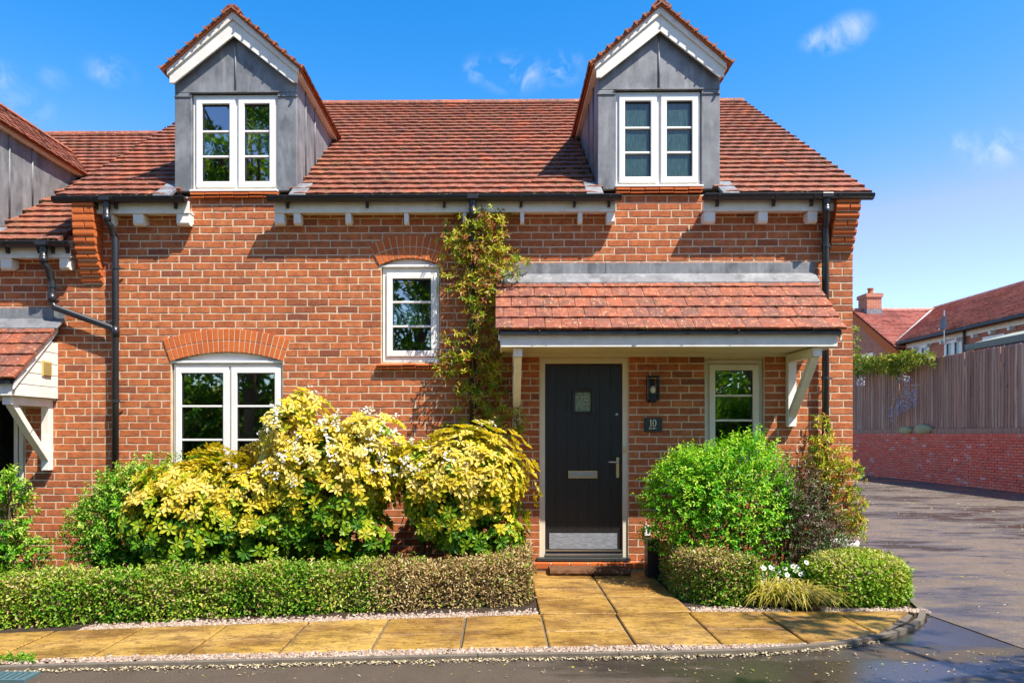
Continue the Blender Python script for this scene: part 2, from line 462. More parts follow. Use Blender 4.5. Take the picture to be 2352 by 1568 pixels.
# ------------------------------------------------------------------ mesh helpers
class MB:
    def __init__(s):
        s.v, s.f, s.r = [], [], []

    def add(s, verts, faces, r=0.5):
        o = len(s.v)
        s.v += [tuple(p) for p in verts]
        s.f += [tuple(i + o for i in f) for f in faces]
        s.r += [r] * len(faces)
        return s

    def box(s, x0, x1, y0, y1, z0, z1, r=0.5):
        return s.add([(x0, y0, z0), (x1, y0, z0), (x1, y1, z0), (x0, y1, z0), (x0, y0, z1), (x1, y0, z1), (x1, y1, z1), (x0, y1, z1)],
                     [(0, 3, 2, 1), (4, 5, 6, 7), (0, 1, 5, 4), (1, 2, 6, 5), (2, 3, 7, 6), (3, 0, 4, 7)], r)

    def prism(s, poly, axis, c0, c1, r=0.5):
        n = len(poly)

        def mk(a, b, c):
            return (c, a, b) if axis == 'x' else (a, c, b) if axis == 'y' else (a, b, c)
        vs = [mk(a, b, c0) for a, b in poly] + [mk(a, b, c1) for a, b in poly]
        fs = [tuple(range(n))[::-1], tuple(range(n, 2 * n))] + [(i, (i + 1) % n, n + (i + 1) % n, n + i) for i in range(n)]
        return s.add(vs, fs, r)

    def bar(s, p, q, w, h, up=(0, 0, 1), r=0.5):
        p, q = Vector(p), Vector(q)
        d = (q - p).normalized()
        side = d.cross(Vector(up)).normalized() * (w / 2)
        u = side.cross(d).normalized() * (h / 2)
        vs = [p - side - u, p + side - u, p + side + u, p - side + u, q - side - u, q + side - u, q + side + u, q - side + u]
        return s.add(vs, [(0, 3, 2, 1), (4, 5, 6, 7), (0, 1, 5, 4), (1, 2, 6, 5), (2, 3, 7, 6), (3, 0, 4, 7)], r)

    def tube(s, pts, rad, n=10, cap=True, r=0.5):
        pts = [Vector(p) for p in pts]
        rads = rad if isinstance(rad, (list, tuple)) else [rad] * len(pts)
        vs, fs = [], []
        ref = Vector((0.3, 0.9, 0.2))
        for i, p in enumerate(pts):
            d = (pts[min(i + 1, len(pts) - 1)] - pts[max(i - 1, 0)]).normalized()
            a = d.cross(ref)
            if a.length < 1e-3:
                a = d.cross(Vector((1, 0, 0)))
            a.normalize()
            b = d.cross(a)
            vs += [p + (a * math.cos(2 * math.pi * k / n) + b * math.sin(2 * math.pi * k / n)) * rads[i] for k in range(n)]
        for i in range(len(pts) - 1):
            fs += [(i * n + k, i * n + (k + 1) % n, (i + 1) * n + (k + 1) % n, (i + 1) * n + k) for k in range(n)]
        if cap:
            fs += [tuple(range(n))[::-1], tuple(range((len(pts) - 1) * n, len(pts) * n))]
        return s.add(vs, fs, r)

    def lathe(s, cx, cy, prof, n=20, r=0.5):
        vs, fs = [], []
        for rad, z in prof:
            vs += [(cx + rad * math.cos(2 * math.pi * k / n), cy + rad * math.sin(2 * math.pi * k / n), z) for k in range(n)]
        for i in range(len(prof) - 1):
            fs += [(i * n + k, i * n + (k + 1) % n, (i + 1) * n + (k + 1) % n, (i + 1) * n + k) for k in range(n)]
        return s.add(vs, fs, r)

    def frame(s, x0, x1, z0, z1, w, y0, y1):
        """rectangular ring in XZ, mitred, as one solid"""
        o = [(x0, z0), (x1, z0), (x1, z1), (x0, z1)]
        i = [(x0 + w, z0 + w), (x1 - w, z0 + w), (x1 - w, z1 - w), (x0 + w, z1 - w)]
        vs = [(a, y0, b) for a, b in o + i] + [(a, y1, b) for a, b in o + i]
        fs = []
        for k in range(4):
            m = (k + 1) % 4
            fs += [(k, m, 4 + m, 4 + k), (8 + k, 12 + k, 12 + m, 8 + m), (k, 8 + k, 8 + m, m), (4 + k, 4 + m, 12 + m, 12 + k)]
        return s.add(vs, fs)

    def mesh(s, name):
        me = bpy.data.meshes.new(name)
        me.from_pydata(s.v, [], s.f)
        a = me.attributes.new('rnd', 'FLOAT', 'FACE')
        a.data.foreach_set('value', s.r)
        return me

    def build(s, name, mat, parent=None, smooth=False, bevel=0.0, kind=None):
        return link(name, s.mesh(name), mat, parent, smooth, bevel, kind)


def link(name, me, mat, parent=None, smooth=False, bevel=0.0, kind=None):
    if mat and not me.materials:
        me.materials.append(MATS[mat])
    if smooth:
        me.shade_smooth()
    o = bpy.data.objects.new(name, me)
    COL.objects.link(o)
    put(o, parent)
    if bevel:
        b = o.modifiers.new('bevel', 'BEVEL'); b.width = bevel; b.segments = 2; b.limit_method = 'ANGLE'; b.harden_normals = False
    if kind:
        o['kind'] = kind
    return o


def put(o, parent):
    """parts keep world coordinates: a root stands at its base, its parts cancel that offset"""
    if parent is not None:
        o.parent = parent
        if parent.parent is None:
            o.matrix_parent_inverse = Matrix.Translation(-parent.location)


def inst(name, me, M, parent):
    o = bpy.data.objects.new(name, me)
    COL.objects.link(o)
    put(o, parent)
    o.matrix_basis = M
    return o


def thing(name, label, cat, loc=(0, 0, 0), group=None):
    o = bpy.data.objects.new(name, None)
    COL.objects.link(o)
    o.location = loc
    o.empty_display_size = 0.2
    return tag(o, label, cat, group)


def tag(o, label, cat, group=None):
    o['label'] = label
    o['category'] = cat
    if group:
        o['group'] = group
    return o


def struct(o):
    o['kind'] = 'structure'
    return o


def basis(o, U, V, N):
    M = Matrix.Identity(4)
    for i, a in enumerate((U, V, N)):
        M[0][i], M[1][i], M[2][i] = a[0], a[1], a[2]
    M[0][3], M[1][3], M[2][3] = o[0], o[1], o[2]
    return M


# ------------------------------------------------------------------ bricks
COURSE, BLEN, JOINT = 0.0757, 0.2215, 0.0116
Z0C = gz(835.2) - 40 * COURSE


def brick_geo(w, h, dep, rnd, jit=0.0016):
    """front face at y = 0, centre at x = z = 0; worn arrises"""
    b = 0.0036
    j = lambda k=1.0: random.uniform(-jit, jit) * k
    nx = 4 if w > 0.13 else 2
    ring = []
    for i in range(nx + 1):
        ring.append((-w / 2 + w * i / nx, -h / 2))
    for i in range(nx + 1):
        ring.append((w / 2 - w * i / nx, h / 2))
    n = len(ring)
    oy = random.uniform(-0.0016, 0.0004)
    outer = [(x + j(), oy + b, z + j()) for x, z in ring]
    back = [(p[0], dep, p[2]) for p in outer]
    inner = []
    for (x, z), p in zip(ring, outer):
        ix = p[0] + (b if x < -w / 2 + 1e-6 else -b if x > w / 2 - 1e-6 else 0)
        iz = p[2] + (b if z < 0 else -b) + j(.7)
        inner.append((ix, oy + j(.5), iz))
    vs = back + outer + inner
    fs = [(k, (k + 1) % n, n + (k + 1) % n, n + k) for k in range(n)] + [(n + k, n + (k + 1) % n, 2 * n + (k + 1) % n, 2 * n + k) for k in range(n)]
    for i in range(nx):
        fs.append((2 * n + i, 2 * n + i + 1, 2 * n + n - 2 - i, 2 * n + n - 1 - i))
    return vs, fs, rnd


def course_spans(x0, x1, blocks):
    spans = [(x0, x1)]
    for a, b in blocks:
        new = []
        for p, q in spans:
            if b <= p or a >= q:
                new.append((p, q)); continue
            if a - p > 0.012:
                new.append((p, a))
            if q - b > 0.012:
                new.append((b, q))
        spans = new
    return spans


VAR = []


def brick_wall(wall, x0, x1, zlo, ztop, openings, arches, n_ind, seed):
    """lays stretcher-bond bricks on the front of a wall part; the n_ind clearest are objects"""
    rs = random.Random(seed)
    k0 = int(math.floor((zlo - Z0C) / COURSE))
    k1 = int(math.ceil((ztop - Z0C) / COURSE))
    allb = []
    for k in range(k0, k1):
        za, zb = Z0C + k * COURSE + JOINT / 2, Z0C + (k + 1) * COURSE - JOINT / 2
        za, zb = max(za, zlo), min(zb, ztop)
        if zb - za < 0.02:
            continue
        zm = (za + zb) / 2
        bl = []
        for (a, b, c, d) in openings:
            if zb > c + 0.01 and za < d - 0.01:
                bl.append((a, b))
        for (cx, zc, Rr, Re, phi) in arches:
            zend = zc + Re * math.cos(phi) + .02
            zs = zc + Rr * math.cos(phi)
            if zb < zc + Re and zb > zs:
                hw = (max(za, zs) - zc) * math.tan(phi) if zb < zend else math.sqrt(max(Re * Re - (zb - zc) ** 2, 0))
                bl.append((cx - hw - 0.004, cx + hw + 0.004))
        off = (BLEN / 2 if k % 2 else 0.0) + 0.022 * math.sin(k * 1.7)
        for (p, q) in course_spans(x0, x1, bl):
            cuts = [p]
            i = math.floor((p - off) / BLEN) + 1
            while off + i * BLEN < q - 0.045:
                c = off + i * BLEN + rs.uniform(-.003, .003)
                if c - cuts[-1] > 0.05:
                    cuts.append(c)
                i += 1
            cuts.append(q)
            for a, b in zip(cuts, cuts[1:]):
                ja = 0 if a == x0 else JOINT / 2
                jb = 0 if b == x1 else JOINT / 2
                if b - a > 0.03:
                    allb.append((a + ja, b - jb, za, zb))
    full = [b for b in allb if b[1] - b[0] > 0.19 and b[3] - b[2] > 0.06 and 0.5 < b[2]]
    rs.shuffle(full)
    chosen = set(full[:n_ind])
    rest = MB()
    for b in allb:
        a, c, za, zb = b
        if b in chosen:
            me = rs.choice(VAR)
            M = Matrix.Translation(((a + c) / 2, 0, (za + zb) / 2)) @ Matrix.Diagonal(((c - a) / 0.211, 1, (zb - za) / 0.0652, 1))
            inst('brick', me, M, wall)
        else:
            vs, fs, r = brick_geo(c - a, zb - za, 0.03, rs.random())
            rest.add([(x + (a + c) / 2, y, z + (za + zb) / 2) for x, y, z in vs], fs, r)
    rest.build('brick_courses', 'brick', wall, kind='stuff')


for i in range(20):
    m = MB(); vs, fs, r = brick_geo(0.211, 0.0652, 0.03, i / 20.0)
    m.add(vs, fs, r)
    me = m.mesh('brick'); me.materials.append(MATS['brick']); VAR.append(me)


def mortar_core(name, parent, x0, x1, z0, z1, openings, y0=0.0030, y1=0.11):
    xs = sorted({x0, x1, *[o[0] for o in openings], *[o[1] for o in openings]})
    zs = sorted({z0, z1, *[o[2] for o in openings], *[o[3] for o in openings]})
    xs = [x for x in xs if x0 <= x <= x1]; zs = [z for z in zs if z0 <= z <= z1]
    m = MB()
    for a, b in zip(xs, xs[1:]):
        for c, d in zip(zs, zs[1:]):
            xm, zm = (a + b) / 2, (c + d) / 2
            if not any(o[0] < xm < o[1] and o[2] < zm < o[3] for o in openings):
                m.box(a, b, y0, y1, c, d)
    return m.build(name, 'mortar', parent)


def arch(parent, wall, pxc, half_px, crown_py, spring_py, n):
    """two rings of rubbed bricks on edge over an opening; returns the geometry for the courses"""
    cx, half = gx(pxc), half_px / 221.0
    zs, zr = gz(spring_py), gz(crown_py)
    rise = zr - zs
    Rr = (half * half + rise * rise) / (2 * rise)
    zc = zr - Rr
    phi = math.asin(half / Rr)
    Re = Rr + 0.235
    ring = MB()
    k = 24
    P = [(cx + Rr * math.sin(-phi + 2 * phi * i / k), zc + Rr * math.cos(-phi + 2 * phi * i / k)) for i in range(k + 1)]
    Q = [(cx + Re * math.sin(-phi + 2 * phi * i / k), zc + Re * math.cos(-phi + 2 * phi * i / k)) for i in range(k + 1)]
    for i in range(k):
        ring.prism([P[i], P[i + 1], Q[i + 1], Q[i]], 'y', -0.008, 0.11)
    ar = ring.build('arch', 'mortar', parent)
    da = 2 * phi / n
    for (ra, rb) in ((Rr, Rr + .113), (Rr + .122, Re)):
        mes = []
        for q in range(3):
            m = MB()
            ga = 0.0045
            pl = []
            for rr, sg in ((ra, -1), (ra, 1), (rb, 1), (rb, -1)):
                a = sg * (da / 2 - ga / rr)
                pl.append((rr * math.sin(a) + random.uniform(-.001, .001), rr * math.cos(a) + random.uniform(-.001, .001)))
            inn = []
            mx, mz = sum(p[0] for p in pl) / 4, sum(p[1] for p in pl) / 4
            for x, z in pl:
                inn.append((x + (mx - x) * .07, z + (mz - z) * .04))
            vs = [(x, .06, z) for x, z in pl] + [(x, -.010, z) for x, z in pl] + [(x, -.0125, z) for x, z in inn]
            fs = [(i, (i + 1) % 4, 4 + (i + 1) % 4, 4 + i) for i in range(4)] + [(4 + i, 4 + (i + 1) % 4, 8 + (i + 1) % 4, 8 + i) for i in range(4)] + [(8, 9, 10, 11)]
            m.add(vs, fs, q / 3.0)
            me = m.mesh('arch_brick'); me.materials.append(MATS['rubbed_brick']); mes.append(me)
        for i in range(n):
            a = -phi + da * (i + .5)
            inst('arch_brick', random.choice(mes), Matrix.Translation((cx, 0, zc)) @ Matrix.Rotation(a, 4, 'Y'), ar)
    return (cx, zc, Rr, Re, phi), cx, half, zs, zr


# ------------------------------------------------------------------ windows
def window(house, x0, x1, z0, z1, y, sashes, bars, fw=0.035, sw=0.062, glass='glass', room=True, sill=0.0, paint='upvc', splay=.5):
    """outer frame > sashes, panes between the bars, glazing bars, room behind the glass; sashes are (xa, xb)"""
    m = MB().frame(x0, x1, z0, z1, fw, y, y + 0.07)
    for (a, b), (c, d) in zip(sashes, sashes[1:]):
        m.box(b, c, y + .002, y + .06, z0 + fw, z1 - fw)
    w = m.build('window', paint, house, bevel=0.004)
    for (a, b) in sashes:
        za, zb = z0 + fw + .004, z1 - fw - .004
        MB().frame(a, b, za, zb, sw, y - 0.018, y + 0.04).build('sash', paint, w, bevel=0.006)
        ga, gb, gc, gd = a + sw, b - sw, za + sw, zb - sw
        MB().frame(ga - .002, gb + .002, gc - .002, gd + .002, .010, y + .000, y + .03).build('gasket', 'black_plastic', w)
        zz = [gc] + list(bars) + [gd]
        for zq in bars:
            MB().box(ga, gb, y - .004, y + .026, zq - .011, zq + .011).build('glazing_bar', paint, w, bevel=.004)
        for k in range(len(zz) - 1):
            c, d = zz[k] + (.011 if k else 0), zz[k + 1] - (.011 if k < len(zz) - 2 else 0)
            tl = random.uniform(-.0012, .0012)
            MB().add([(ga, y + .018 + tl, c), (gb, y + .018 - tl, c), (gb, y + .018, d), (ga, y + .018, d)], [(0, 1, 2, 3)]).build('pane', glass, w)
    if room:
        r = MB()
        X0, X1, Z0, Z1, Y0, Y1 = x0 + .01, x1 - .01, z0 + .01, z1 - .01, y + .075, y + 1.6
        e = splay
        r.add([(X0, Y0, Z0), (X1, Y0, Z0), (X1, Y0, Z1), (X0, Y0, Z1), (X0 - e, Y1, Z0 - e * .6), (X1 + e, Y1, Z0 - e * .6), (X1 + e, Y1, Z1 + e * .4), (X0 - e, Y1, Z1 + e * .4)],
              [(4, 5, 6, 7), (0, 4, 7, 3), (1, 2, 6, 5), (0, 1, 5, 4), (3, 7, 6, 2)])
        r.build('room_lining', 'room_paint', w)
    return w


def tile_sill(parent, px0, px1, ztop, n, proj=0.062):
    x0, x1 = gx(px0), gx(px1)
    s = None
    for i in range(n):
        a, b = x0 + (x1 - x0) * i / n, x0 + (x1 - x0) * (i + 1) / n
        m = MB()
        dz = random.uniform(-.003, .003)
        for (za, zb, pr) in ((-.030, -.002, proj), (-.058, -.032, proj * .82)):
            m.prism([(0.03, ztop + za + .012 + dz), (-pr, ztop + za + dz), (-pr, ztop + zb - .008 + dz), (0.03, ztop + zb + .006 + dz)], 'x', a + .003, b - .003, random.random())
        m.build('sill_tile', 'rubbed_brick', parent, bevel=.004)


# ------------------------------------------------------------------ tiles
def tile_geo(w, l, th=0.017, r=0.5, jit=.003):
    j = lambda: random.uniform(-jit, jit)
    lift = th * .85
    c = .004 + j() * .5
    a, b = j(), j()
    vs = []
    for (v, n0) in ((0, lift), (l, 0.0)):
        for (u, cc, s) in ((-w / 2, 0, a), (0, c, (a + b) / 2), (w / 2, 0, b)):
            vs.append((u, v + (s if v == 0 else 0), n0 + cc + (s * .5 if v == 0 else 0)))
            vs.append((u, v + (s if v == 0 else 0), n0 + cc - th + (s * .5 if v == 0 else 0)))
    fs = [(0, 2, 8, 6), (2, 4, 10, 8), (1, 3, 2, 0), (3, 5, 4, 2), (0, 6, 7, 1), (4, 5, 11, 10), (1, 7, 9, 3), (3, 9, 11, 5)]
    return vs, fs, r


def tiled(parent, name, mat, o, U, V, nu, nv, w, g, keep, n_ind, th=.017, u0=0.0, gap=.004, moss=None):
    """rows of lapped tiles on a plane through o; the lowest rows are objects, the rest one part"""
    U, V = Vector(U).normalized(), Vector(V).normalized()
    N = U.cross(V).normalized()
    o = Vector(o)
    var = []
    for q in range(14):
        m = MB(); vs, fs, r = tile_geo(w - gap, g * 1.28, th, q / 14.0); m.add(vs, fs, r)
        me = m.mesh(name); me.materials.append(MATS[mat]); var.append(me)
    rest = MB(); cnt = 0; moss_at = []
    for jv in range(nv):
        sh = 0.5 * w * (jv % 2)
        for iu in range(nu + 1):
            u = u0 + (iu + .5) * w - sh
            ww = w
            lo, hi = u0, u0 + nu * w
            ua, ub = max(u - w / 2, lo), min(u + w / 2, hi)
            if ub - ua < .03:
                continue
            uc, sc = (ua + ub) / 2, (ub - ua) / w
            p = o + U * uc + V * (jv * g)
            if not keep(p + V * (g * .4)):
                continue
            M = basis(p + N * random.uniform(-.001, .002), U, V, N) @ Matrix.Rotation(random.gauss(0, .006), 4, 'Z') @ Matrix.Rotation(random.gauss(0, .008), 4, 'Y') @ Matrix.Diagonal((sc, 1, 1, 1))
            if cnt < n_ind:
                inst(name, random.choice(var), M, parent); cnt += 1
            else:
                vs, fs, r = tile_geo(w - gap, g * 1.28, th, random.random())
                rest.add([M @ Vector(v) for v in vs], fs, r)
            moss_at.append((p, N, U, V))
    if rest.v:
        rest.build(name + '_courses', mat, parent, kind='stuff')
    if moss:
        mm = MB()
        for (p, N, U, V) in moss_at:
            dens = moss(p)
            k = np.random.default_rng(int(abs(p.x * 1000 + p.z * 7777))).poisson(dens)
            for _ in range(k):
                c = p + U * random.uniform(-w / 2, w / 2) + V * random.uniform(-.012, .010) + N * random.uniform(-.006, .024)
                a, b, h = random.uniform(.008, .030), random.uniform(.005, .013), random.uniform(.005, .013)
                mm.add([c + U * a, c + V * b, c - U * a, c - V * b * 1.3, c + N * h, c - N * h], [(0, 1, 4), (1, 2, 4), (2, 3, 4), (3, 0, 4), (1, 0, 5), (2, 1, 5), (3, 2, 5), (0, 3, 5)], random.random())
        if mm.v:
            mm.build('moss', 'moss', parent, kind='stuff')


# ------------------------------------------------------------------ roof geometry shared by both houses
EY, EZ = -0.17, gz(448, -0.17)
RY, RZ = 3.63, gz(236, 3.63)
PITCH = math.atan2(RZ - EZ, RY - EY)
SLOPE = math.hypot(RZ - EZ, RY - EY)
NCOURSE = 26
GAUGE = SLOPE / NCOURSE
TW = 0.162


def roof_z(y, drop=0.0):
    return EZ - drop + (y - EY) * math.tan(PITCH)


DORMERS = []      # (xa, xb, apex z, eave z) bodies that the tiles stop against


def inside_dormer(p, drop):
    for (xa, xb, xc, zap, zea, dr) in DORMERS:
        if dr != drop:
            continue
        if xa < p.x < xb:
            zt = zap - (zap - zea) * abs(p.x - xc) / ((xb - xa) / 2)
            if p.z < zt - 0.03:
                return True
    return False


def house_roof(house, x0, x1, drop, n_ind, moss):
    # timber deck under the tiles
    c, s = math.cos(PITCH), math.sin(PITCH)
    m = MB()
    n = [Vector((0, -s, c))]
    segs = []
    cut = sorted([(d[0], d[1]) for d in DORMERS if d[5] == drop])
    a = x0 + .02
    for (da, db) in cut:
        if da > a:
            segs.append((a, da, 0.0))
        segs.append((max(da, a), db, 0.35)); a = db
    segs.append((a, x1 - .02, 0.0))
    for (xa, xb, y0) in segs:
        ya = EY + .03 + y0 if y0 else EY + .03
        za, zr = roof_z(ya, drop) - .02, roof_z(RY, drop) - .02
        m.prism([(ya, za), (RY, zr), (2 * RY - ya, za), (2 * RY - ya, za - .05), (RY, zr - .06), (ya, za - .05)], 'x', xa, xb)
    rf = m.build('roof', 'tile_underlay', house)
    tiled(rf, 'roof_tile', 'roof_tile', (x0, EY, EZ - drop), (1, 0, 0), (0, c, s), int(round((x1 - x0) / TW)), NCOURSE, (x1 - x0) / round((x1 - x0) / TW), GAUGE,
          lambda p: not inside_dormer(p, drop), n_ind, th=.036, gap=.0015, moss=moss)
    # ridge tiles
    L, x, i = 0.45, x0 + .02, 0
    while x < x1 - .05:
        b = min(x + L, x1 - .02)
        pr = [(RY + .115 * math.sin(t), RZ - drop - .075 + .115 * math.cos(t) + .012 * (i % 2) * 0) for t in np.linspace(-1.25, 1.25, 9)]
        pi = [(RY + .095 * math.sin(t), RZ - drop - .075 + .095 * math.cos(t)) for t in np.linspace(1.25, -1.25, 9)]
        MB().prism(pr + pi, 'x', x + .003, b - .003, random.random()).build('ridge_tile', 'roof_tile', rf)
        x = b; i += 1
    return rf


def gutter(house, px0, px1, drop, outlets=(), brackets=()):
    Y, r = -0.185, 0.052
    z = EZ - drop - 0.018
    x0, x1 = gx(px0, Y), gx(px1, Y)
    m = MB()
    out = [(Y + r * math.cos(t), z + r * math.sin(t)) for t in np.linspace(math.pi, 2 * math.pi, 11)]
    inn = [(Y + (r - .006) * math.cos(t), z + (r - .006) * math.sin(t)) for t in np.linspace(2 * math.pi, math.pi, 11)]
    m.prism(out + inn, 'x', x0, x1)
    for x in (x0, x1):
        m.prism(out, 'x', x - .008, x + .008)
    m.tube([(x0, Y - r, z), (x1, Y - r, z)], .006, 6)
    g = m.build('gutter', 'black_plastic', house, bevel=.001)
    for px in brackets:
        x = gx(px, Y)
        o2 = [(Y + (r + .007) * math.cos(t), z + (r + .007) * math.sin(t)) for t in np.linspace(math.pi, 2 * math.pi, 9)]
        i2 = [(Y + (r + .001) * math.cos(t), z + (r + .001) * math.sin(t)) for t in np.linspace(2 * math.pi, math.pi, 9)]
        b = MB().prism(o2 + i2, 'x', x - .012, x + .012)
        b.prism([(Y + .012, z - r), (Y + .055, z - .03), (Y + .055, z - r - .045), (Y + .03, z - r - .05)], 'x', x - .014, x + .014)
        b.build('gutter_bracket', 'black_plastic', g)
    for px in outlets:
        x = gx(px, Y)
        b = MB().box(x - .055, x + .055, Y - r - .006, Y + r + .004, z - r * .75, z + .008).tube([(x, Y, z - .02), (x, Y, z - .10)], .036, 12)
        b.build('outlet', 'black_plastic', g, bevel=.004)
    return g


def downpipe(house, pts, clips, sockets=(), rad=0.034):
    P = MB().tube(pts, rad, 14).build('downpipe', 'black_plastic', house, smooth=True)
    for (x, y, z) in clips:
        m = MB().tube([(x, y, z - .016), (x, y, z + .016)], rad + .007, 14)
        m.bar((x + .02, y, z - .003), (x + .085, y + .035, z - .012), .012, .012)
        m.build('pipe_clip', 'black_plastic', P)
    for (p, q) in sockets:
        MB().tube([p, q], rad + .006, 14).build('socket', 'black_plastic', P, smooth=True)
    return P


def eaves(house, px0, px1, drop, feet):
    Yf = -0.13
    x0, x1 = gx(px0, Yf), gx(px1, Yf)
    zt, zb = EZ - drop - .035, gz(487, Yf) - drop
    f = MB().box(x0, x1, Yf, Yf + .02, zb, zt).build('fascia', 'white_paint', house, bevel=.003)
    MB().box(x0, x1, Yf + .02, .02, zb + .012, zb + .03).build('soffit', 'white_paint', f)
    for (a, b) in feet:
        xa, xb = gx(a, Yf + .01), gx(b, Yf + .01)
        zl = gz(513, Yf) - drop
        MB().prism([(.012, zb), (Yf + .012, zb), (Yf + .012, zl + .02), (Yf + .03, zl), (-.05, zl), (.012, zl + .05)], 'x', xa, xb).build('rafter_foot', 'white_paint', f, bevel=.003)
    return f


def kneeler(house, x0, x1, ztop, projs):
    """corbelled brick kneeler: one moulded course over another"""
    body = MB().box(x0 + .012, x1 - .012, -.012, .05, ztop - COURSE * len(projs), ztop)
    k = None
    for i, pr in enumerate(projs):
        z1 = ztop - i * COURSE
        z0 = z1 - COURSE
        body.box(x0 + .012, x1 - .012, -max(pr - .022, .0), .02, z0, z1)
    k = body.build('kneeler', 'mortar', house)
    for i, pr in enumerate(projs):
        z1 = ztop - i * COURSE - JOINT / 2
        z0 = ztop - (i + 1) * COURSE + JOINT / 2
        nxt = projs[i + 1] if i + 1 < len(projs) else max(pr - .03, .0)
        lip = min((pr - nxt) * .9, .03)
        prof = [(.03, z0), (-pr + lip, z0), (-pr + lip * .35, z0 + .012), (-pr, z0 + .030), (-pr, z1), (.03, z1)]
        if i % 2 == 0:
            xs = [(x0, x1)]
        else:
            h = (x0 + x1) / 2 + .012
            xs = [(x0, h - JOINT / 2), (h + JOINT / 2, x1)]
        for a, b in xs:
            MB().prism(prof, 'x', a, b, random.random()).build('brick', 'rubbed_brick', k, bevel=.003)


# ------------------------------------------------------------------ dormers
def dormer(house, pxl, pxr, win, drop, apex, glass, tiles='edge', front=True):
    Yf = -0.008
    x0, x1 = gx(pxl), gx(pxr)
    xc = (x0 + x1) / 2
    hw = (x1 - x0) / 2
    zb = gz(437) - drop
    zap = gz(apex, -.06) - .055 - drop
    ze = zap - (hw + .0) * math.tan(R(41))
    DORMERS.append((x0 - .0, x1 + .0, xc, zap, ze, drop))
    wx0, wx1, wz0, wz1 = win
    tan = math.tan(R(41))
    m = MB()
    zg = wz1 + .012
    if front:
        m.box(x0, wx0 - .004, Yf, Yf + .05, zb, zg); m.box(wx1 + .004, x1, Yf, Yf + .05, zb, zg)
        m.prism([(x0, zg), (x1, zg), (x1, ze), (xc, zap - .01), (x0, ze)], 'y', Yf, Yf + .05)
    else:
        m.prism([(x0, zb), (x1, zb), (x1, ze), (xc, zap - .01), (x0, ze)], 'y', Yf, Yf + .05)
    dm = m.build('dormer', 'lead', house, bevel=.006)
    # cheeks: lead-clad triangles that die into the roof
    yb = EY + (ze - (EZ - drop)) / math.tan(PITCH)
    for (xa, xb) in ((x0, x0 + .045), (x1 - .045, x1)):
        MB().prism([(Yf + .05, zb - .2), (Yf + .05, ze), (yb + .1, ze), (yb + .1, roof_z(yb + .1, drop) - .1)], 'x', xa, xb).build('cheek', 'lead', dm)
        xs = xa - .004 if xa == x0 else xb + .004
        for yy in (.33, .72):
            zz0, zz1 = roof_z(yy, drop), ze
            if zz1 - zz0 > .1:
                MB().tube([(xs, yy, zz0), (xs, yy, zz1)], .011, 8).build('lead_roll', 'lead', dm, smooth=True)
    if front:
        MB().tube([(xc, Yf - .004, zg + .01), (xc, Yf - .004, zap - .2)], .009, 8).build('lead_roll', 'lead', dm, smooth=True)
        for (xa, xb) in ((x0 - .004, wx0 - .006), (wx1 + .006, x1 + .004)):
            MB().box(xa, xb, Yf - .010, Yf + .03, gz(219) - drop - .004, gz(219) - drop + .006).build('lead_lap', 'lead', dm)
        # drip over the window head
        MB().box(wx0 - .02, wx1 + .02, Yf - .018, Yf + .02, zg - .002, zg + .010).build('lead_lap', 'lead', dm)
    # bargeboards and undercloak
    Yb = -.075
    for sgn in (-1, 1):
        e = hw + .025
        top = lambda x: zap + .055 - abs(x) * tan
        w = .185
        poly = [(xc, zap + .055), (xc + sgn * e, top(e)), (xc + sgn * e, top(e) - w * .80), (xc + sgn * (e - .05), top(e) - w * .80), (xc, zap + .055 - w * 1.32)]
        MB().prism(poly, 'y', Yb, Yb + .022).build('bargeboard', 'white_paint', dm, bevel=.003)
        up = [(xc, zap + .055), (xc + sgn * (e + .02), top(e + .02)), (xc + sgn * (e + .02), top(e + .02) - .055), (xc, zap + .055 - .078)]
        MB().prism(up, 'y', Yb - .02, Yb - .002).build('verge_board', 'white_paint', dm, bevel=.003)
        un = [(xc, zap + .085), (xc + sgn * (e + .055), top(e + .055) + .030), (xc + sgn * (e + .055), top(e + .055) + .002), (xc, zap + .057)]
        MB().prism(un, 'y', Yb - .045, yb + .6).build('undercloak', 'terracotta', dm)
        MB().prism([(xc + sgn * (hw - .002), ze - .03), (xc + sgn * (e + .03), ze - .03), (xc + sgn * (e + .03), ze + .02), (xc + sgn * (hw - .002), ze + .03)], 'y', Yb + .02, yb + .05).build('eaves_board', 'white_paint', dm)
        # tiles on the little roof
        ca, sa = math.cos(R(41)), math.sin(R(41))
        eo = e + .075
        oz = zap + .088 - eo * tan
        L = (eo) / ca
        g = L / 8.0
        yend = RY
        U = Vector((0, 1, 0)) if sgn > 0 else Vector((0, -1, 0))
        V = Vector((-sgn * ca, 0, sa))
        ystart = Yb - .06
        nt = int((yb + 1.9 - ystart) / TW)
        o = Vector((xc + sgn * eo, ystart if sgn > 0 else ystart + nt * TW, oz))
        keep = lambda p: p.z > roof_z(p.y, drop) - .03
        tiled(dm, 'dormer_tile', 'roof_tile', o, U, V, nt, 8, TW, g, keep, 150 if tiles == 'all' and sgn > 0 else 0, th=.018)
        for q in range(8):
            c = o.copy(); c.y = ystart
            c = c + V * (q * g + .01)
            MB().box(-.006, .012, -.012, .05, -.012, .022, random.random()).build('verge_clip', 'terracotta', dm).matrix_basis = basis(c + Vector((0, -.004, .0)), (V.x, 0, V.z), (0, 1, 0), (-V.z * (1 if sgn < 0 else -1), 0, V.x * (1 if sgn < 0 else -1)))
    pr = [(xc + .105 * math.sin(t), zap + .005 + .105 * math.cos(t)) for t in np.linspace(-1.2, 1.2, 9)]
    pi = [(xc + .085 * math.sin(t), zap + .005 + .085 * math.cos(t)) for t in np.linspace(1.2, -1.2, 9)]
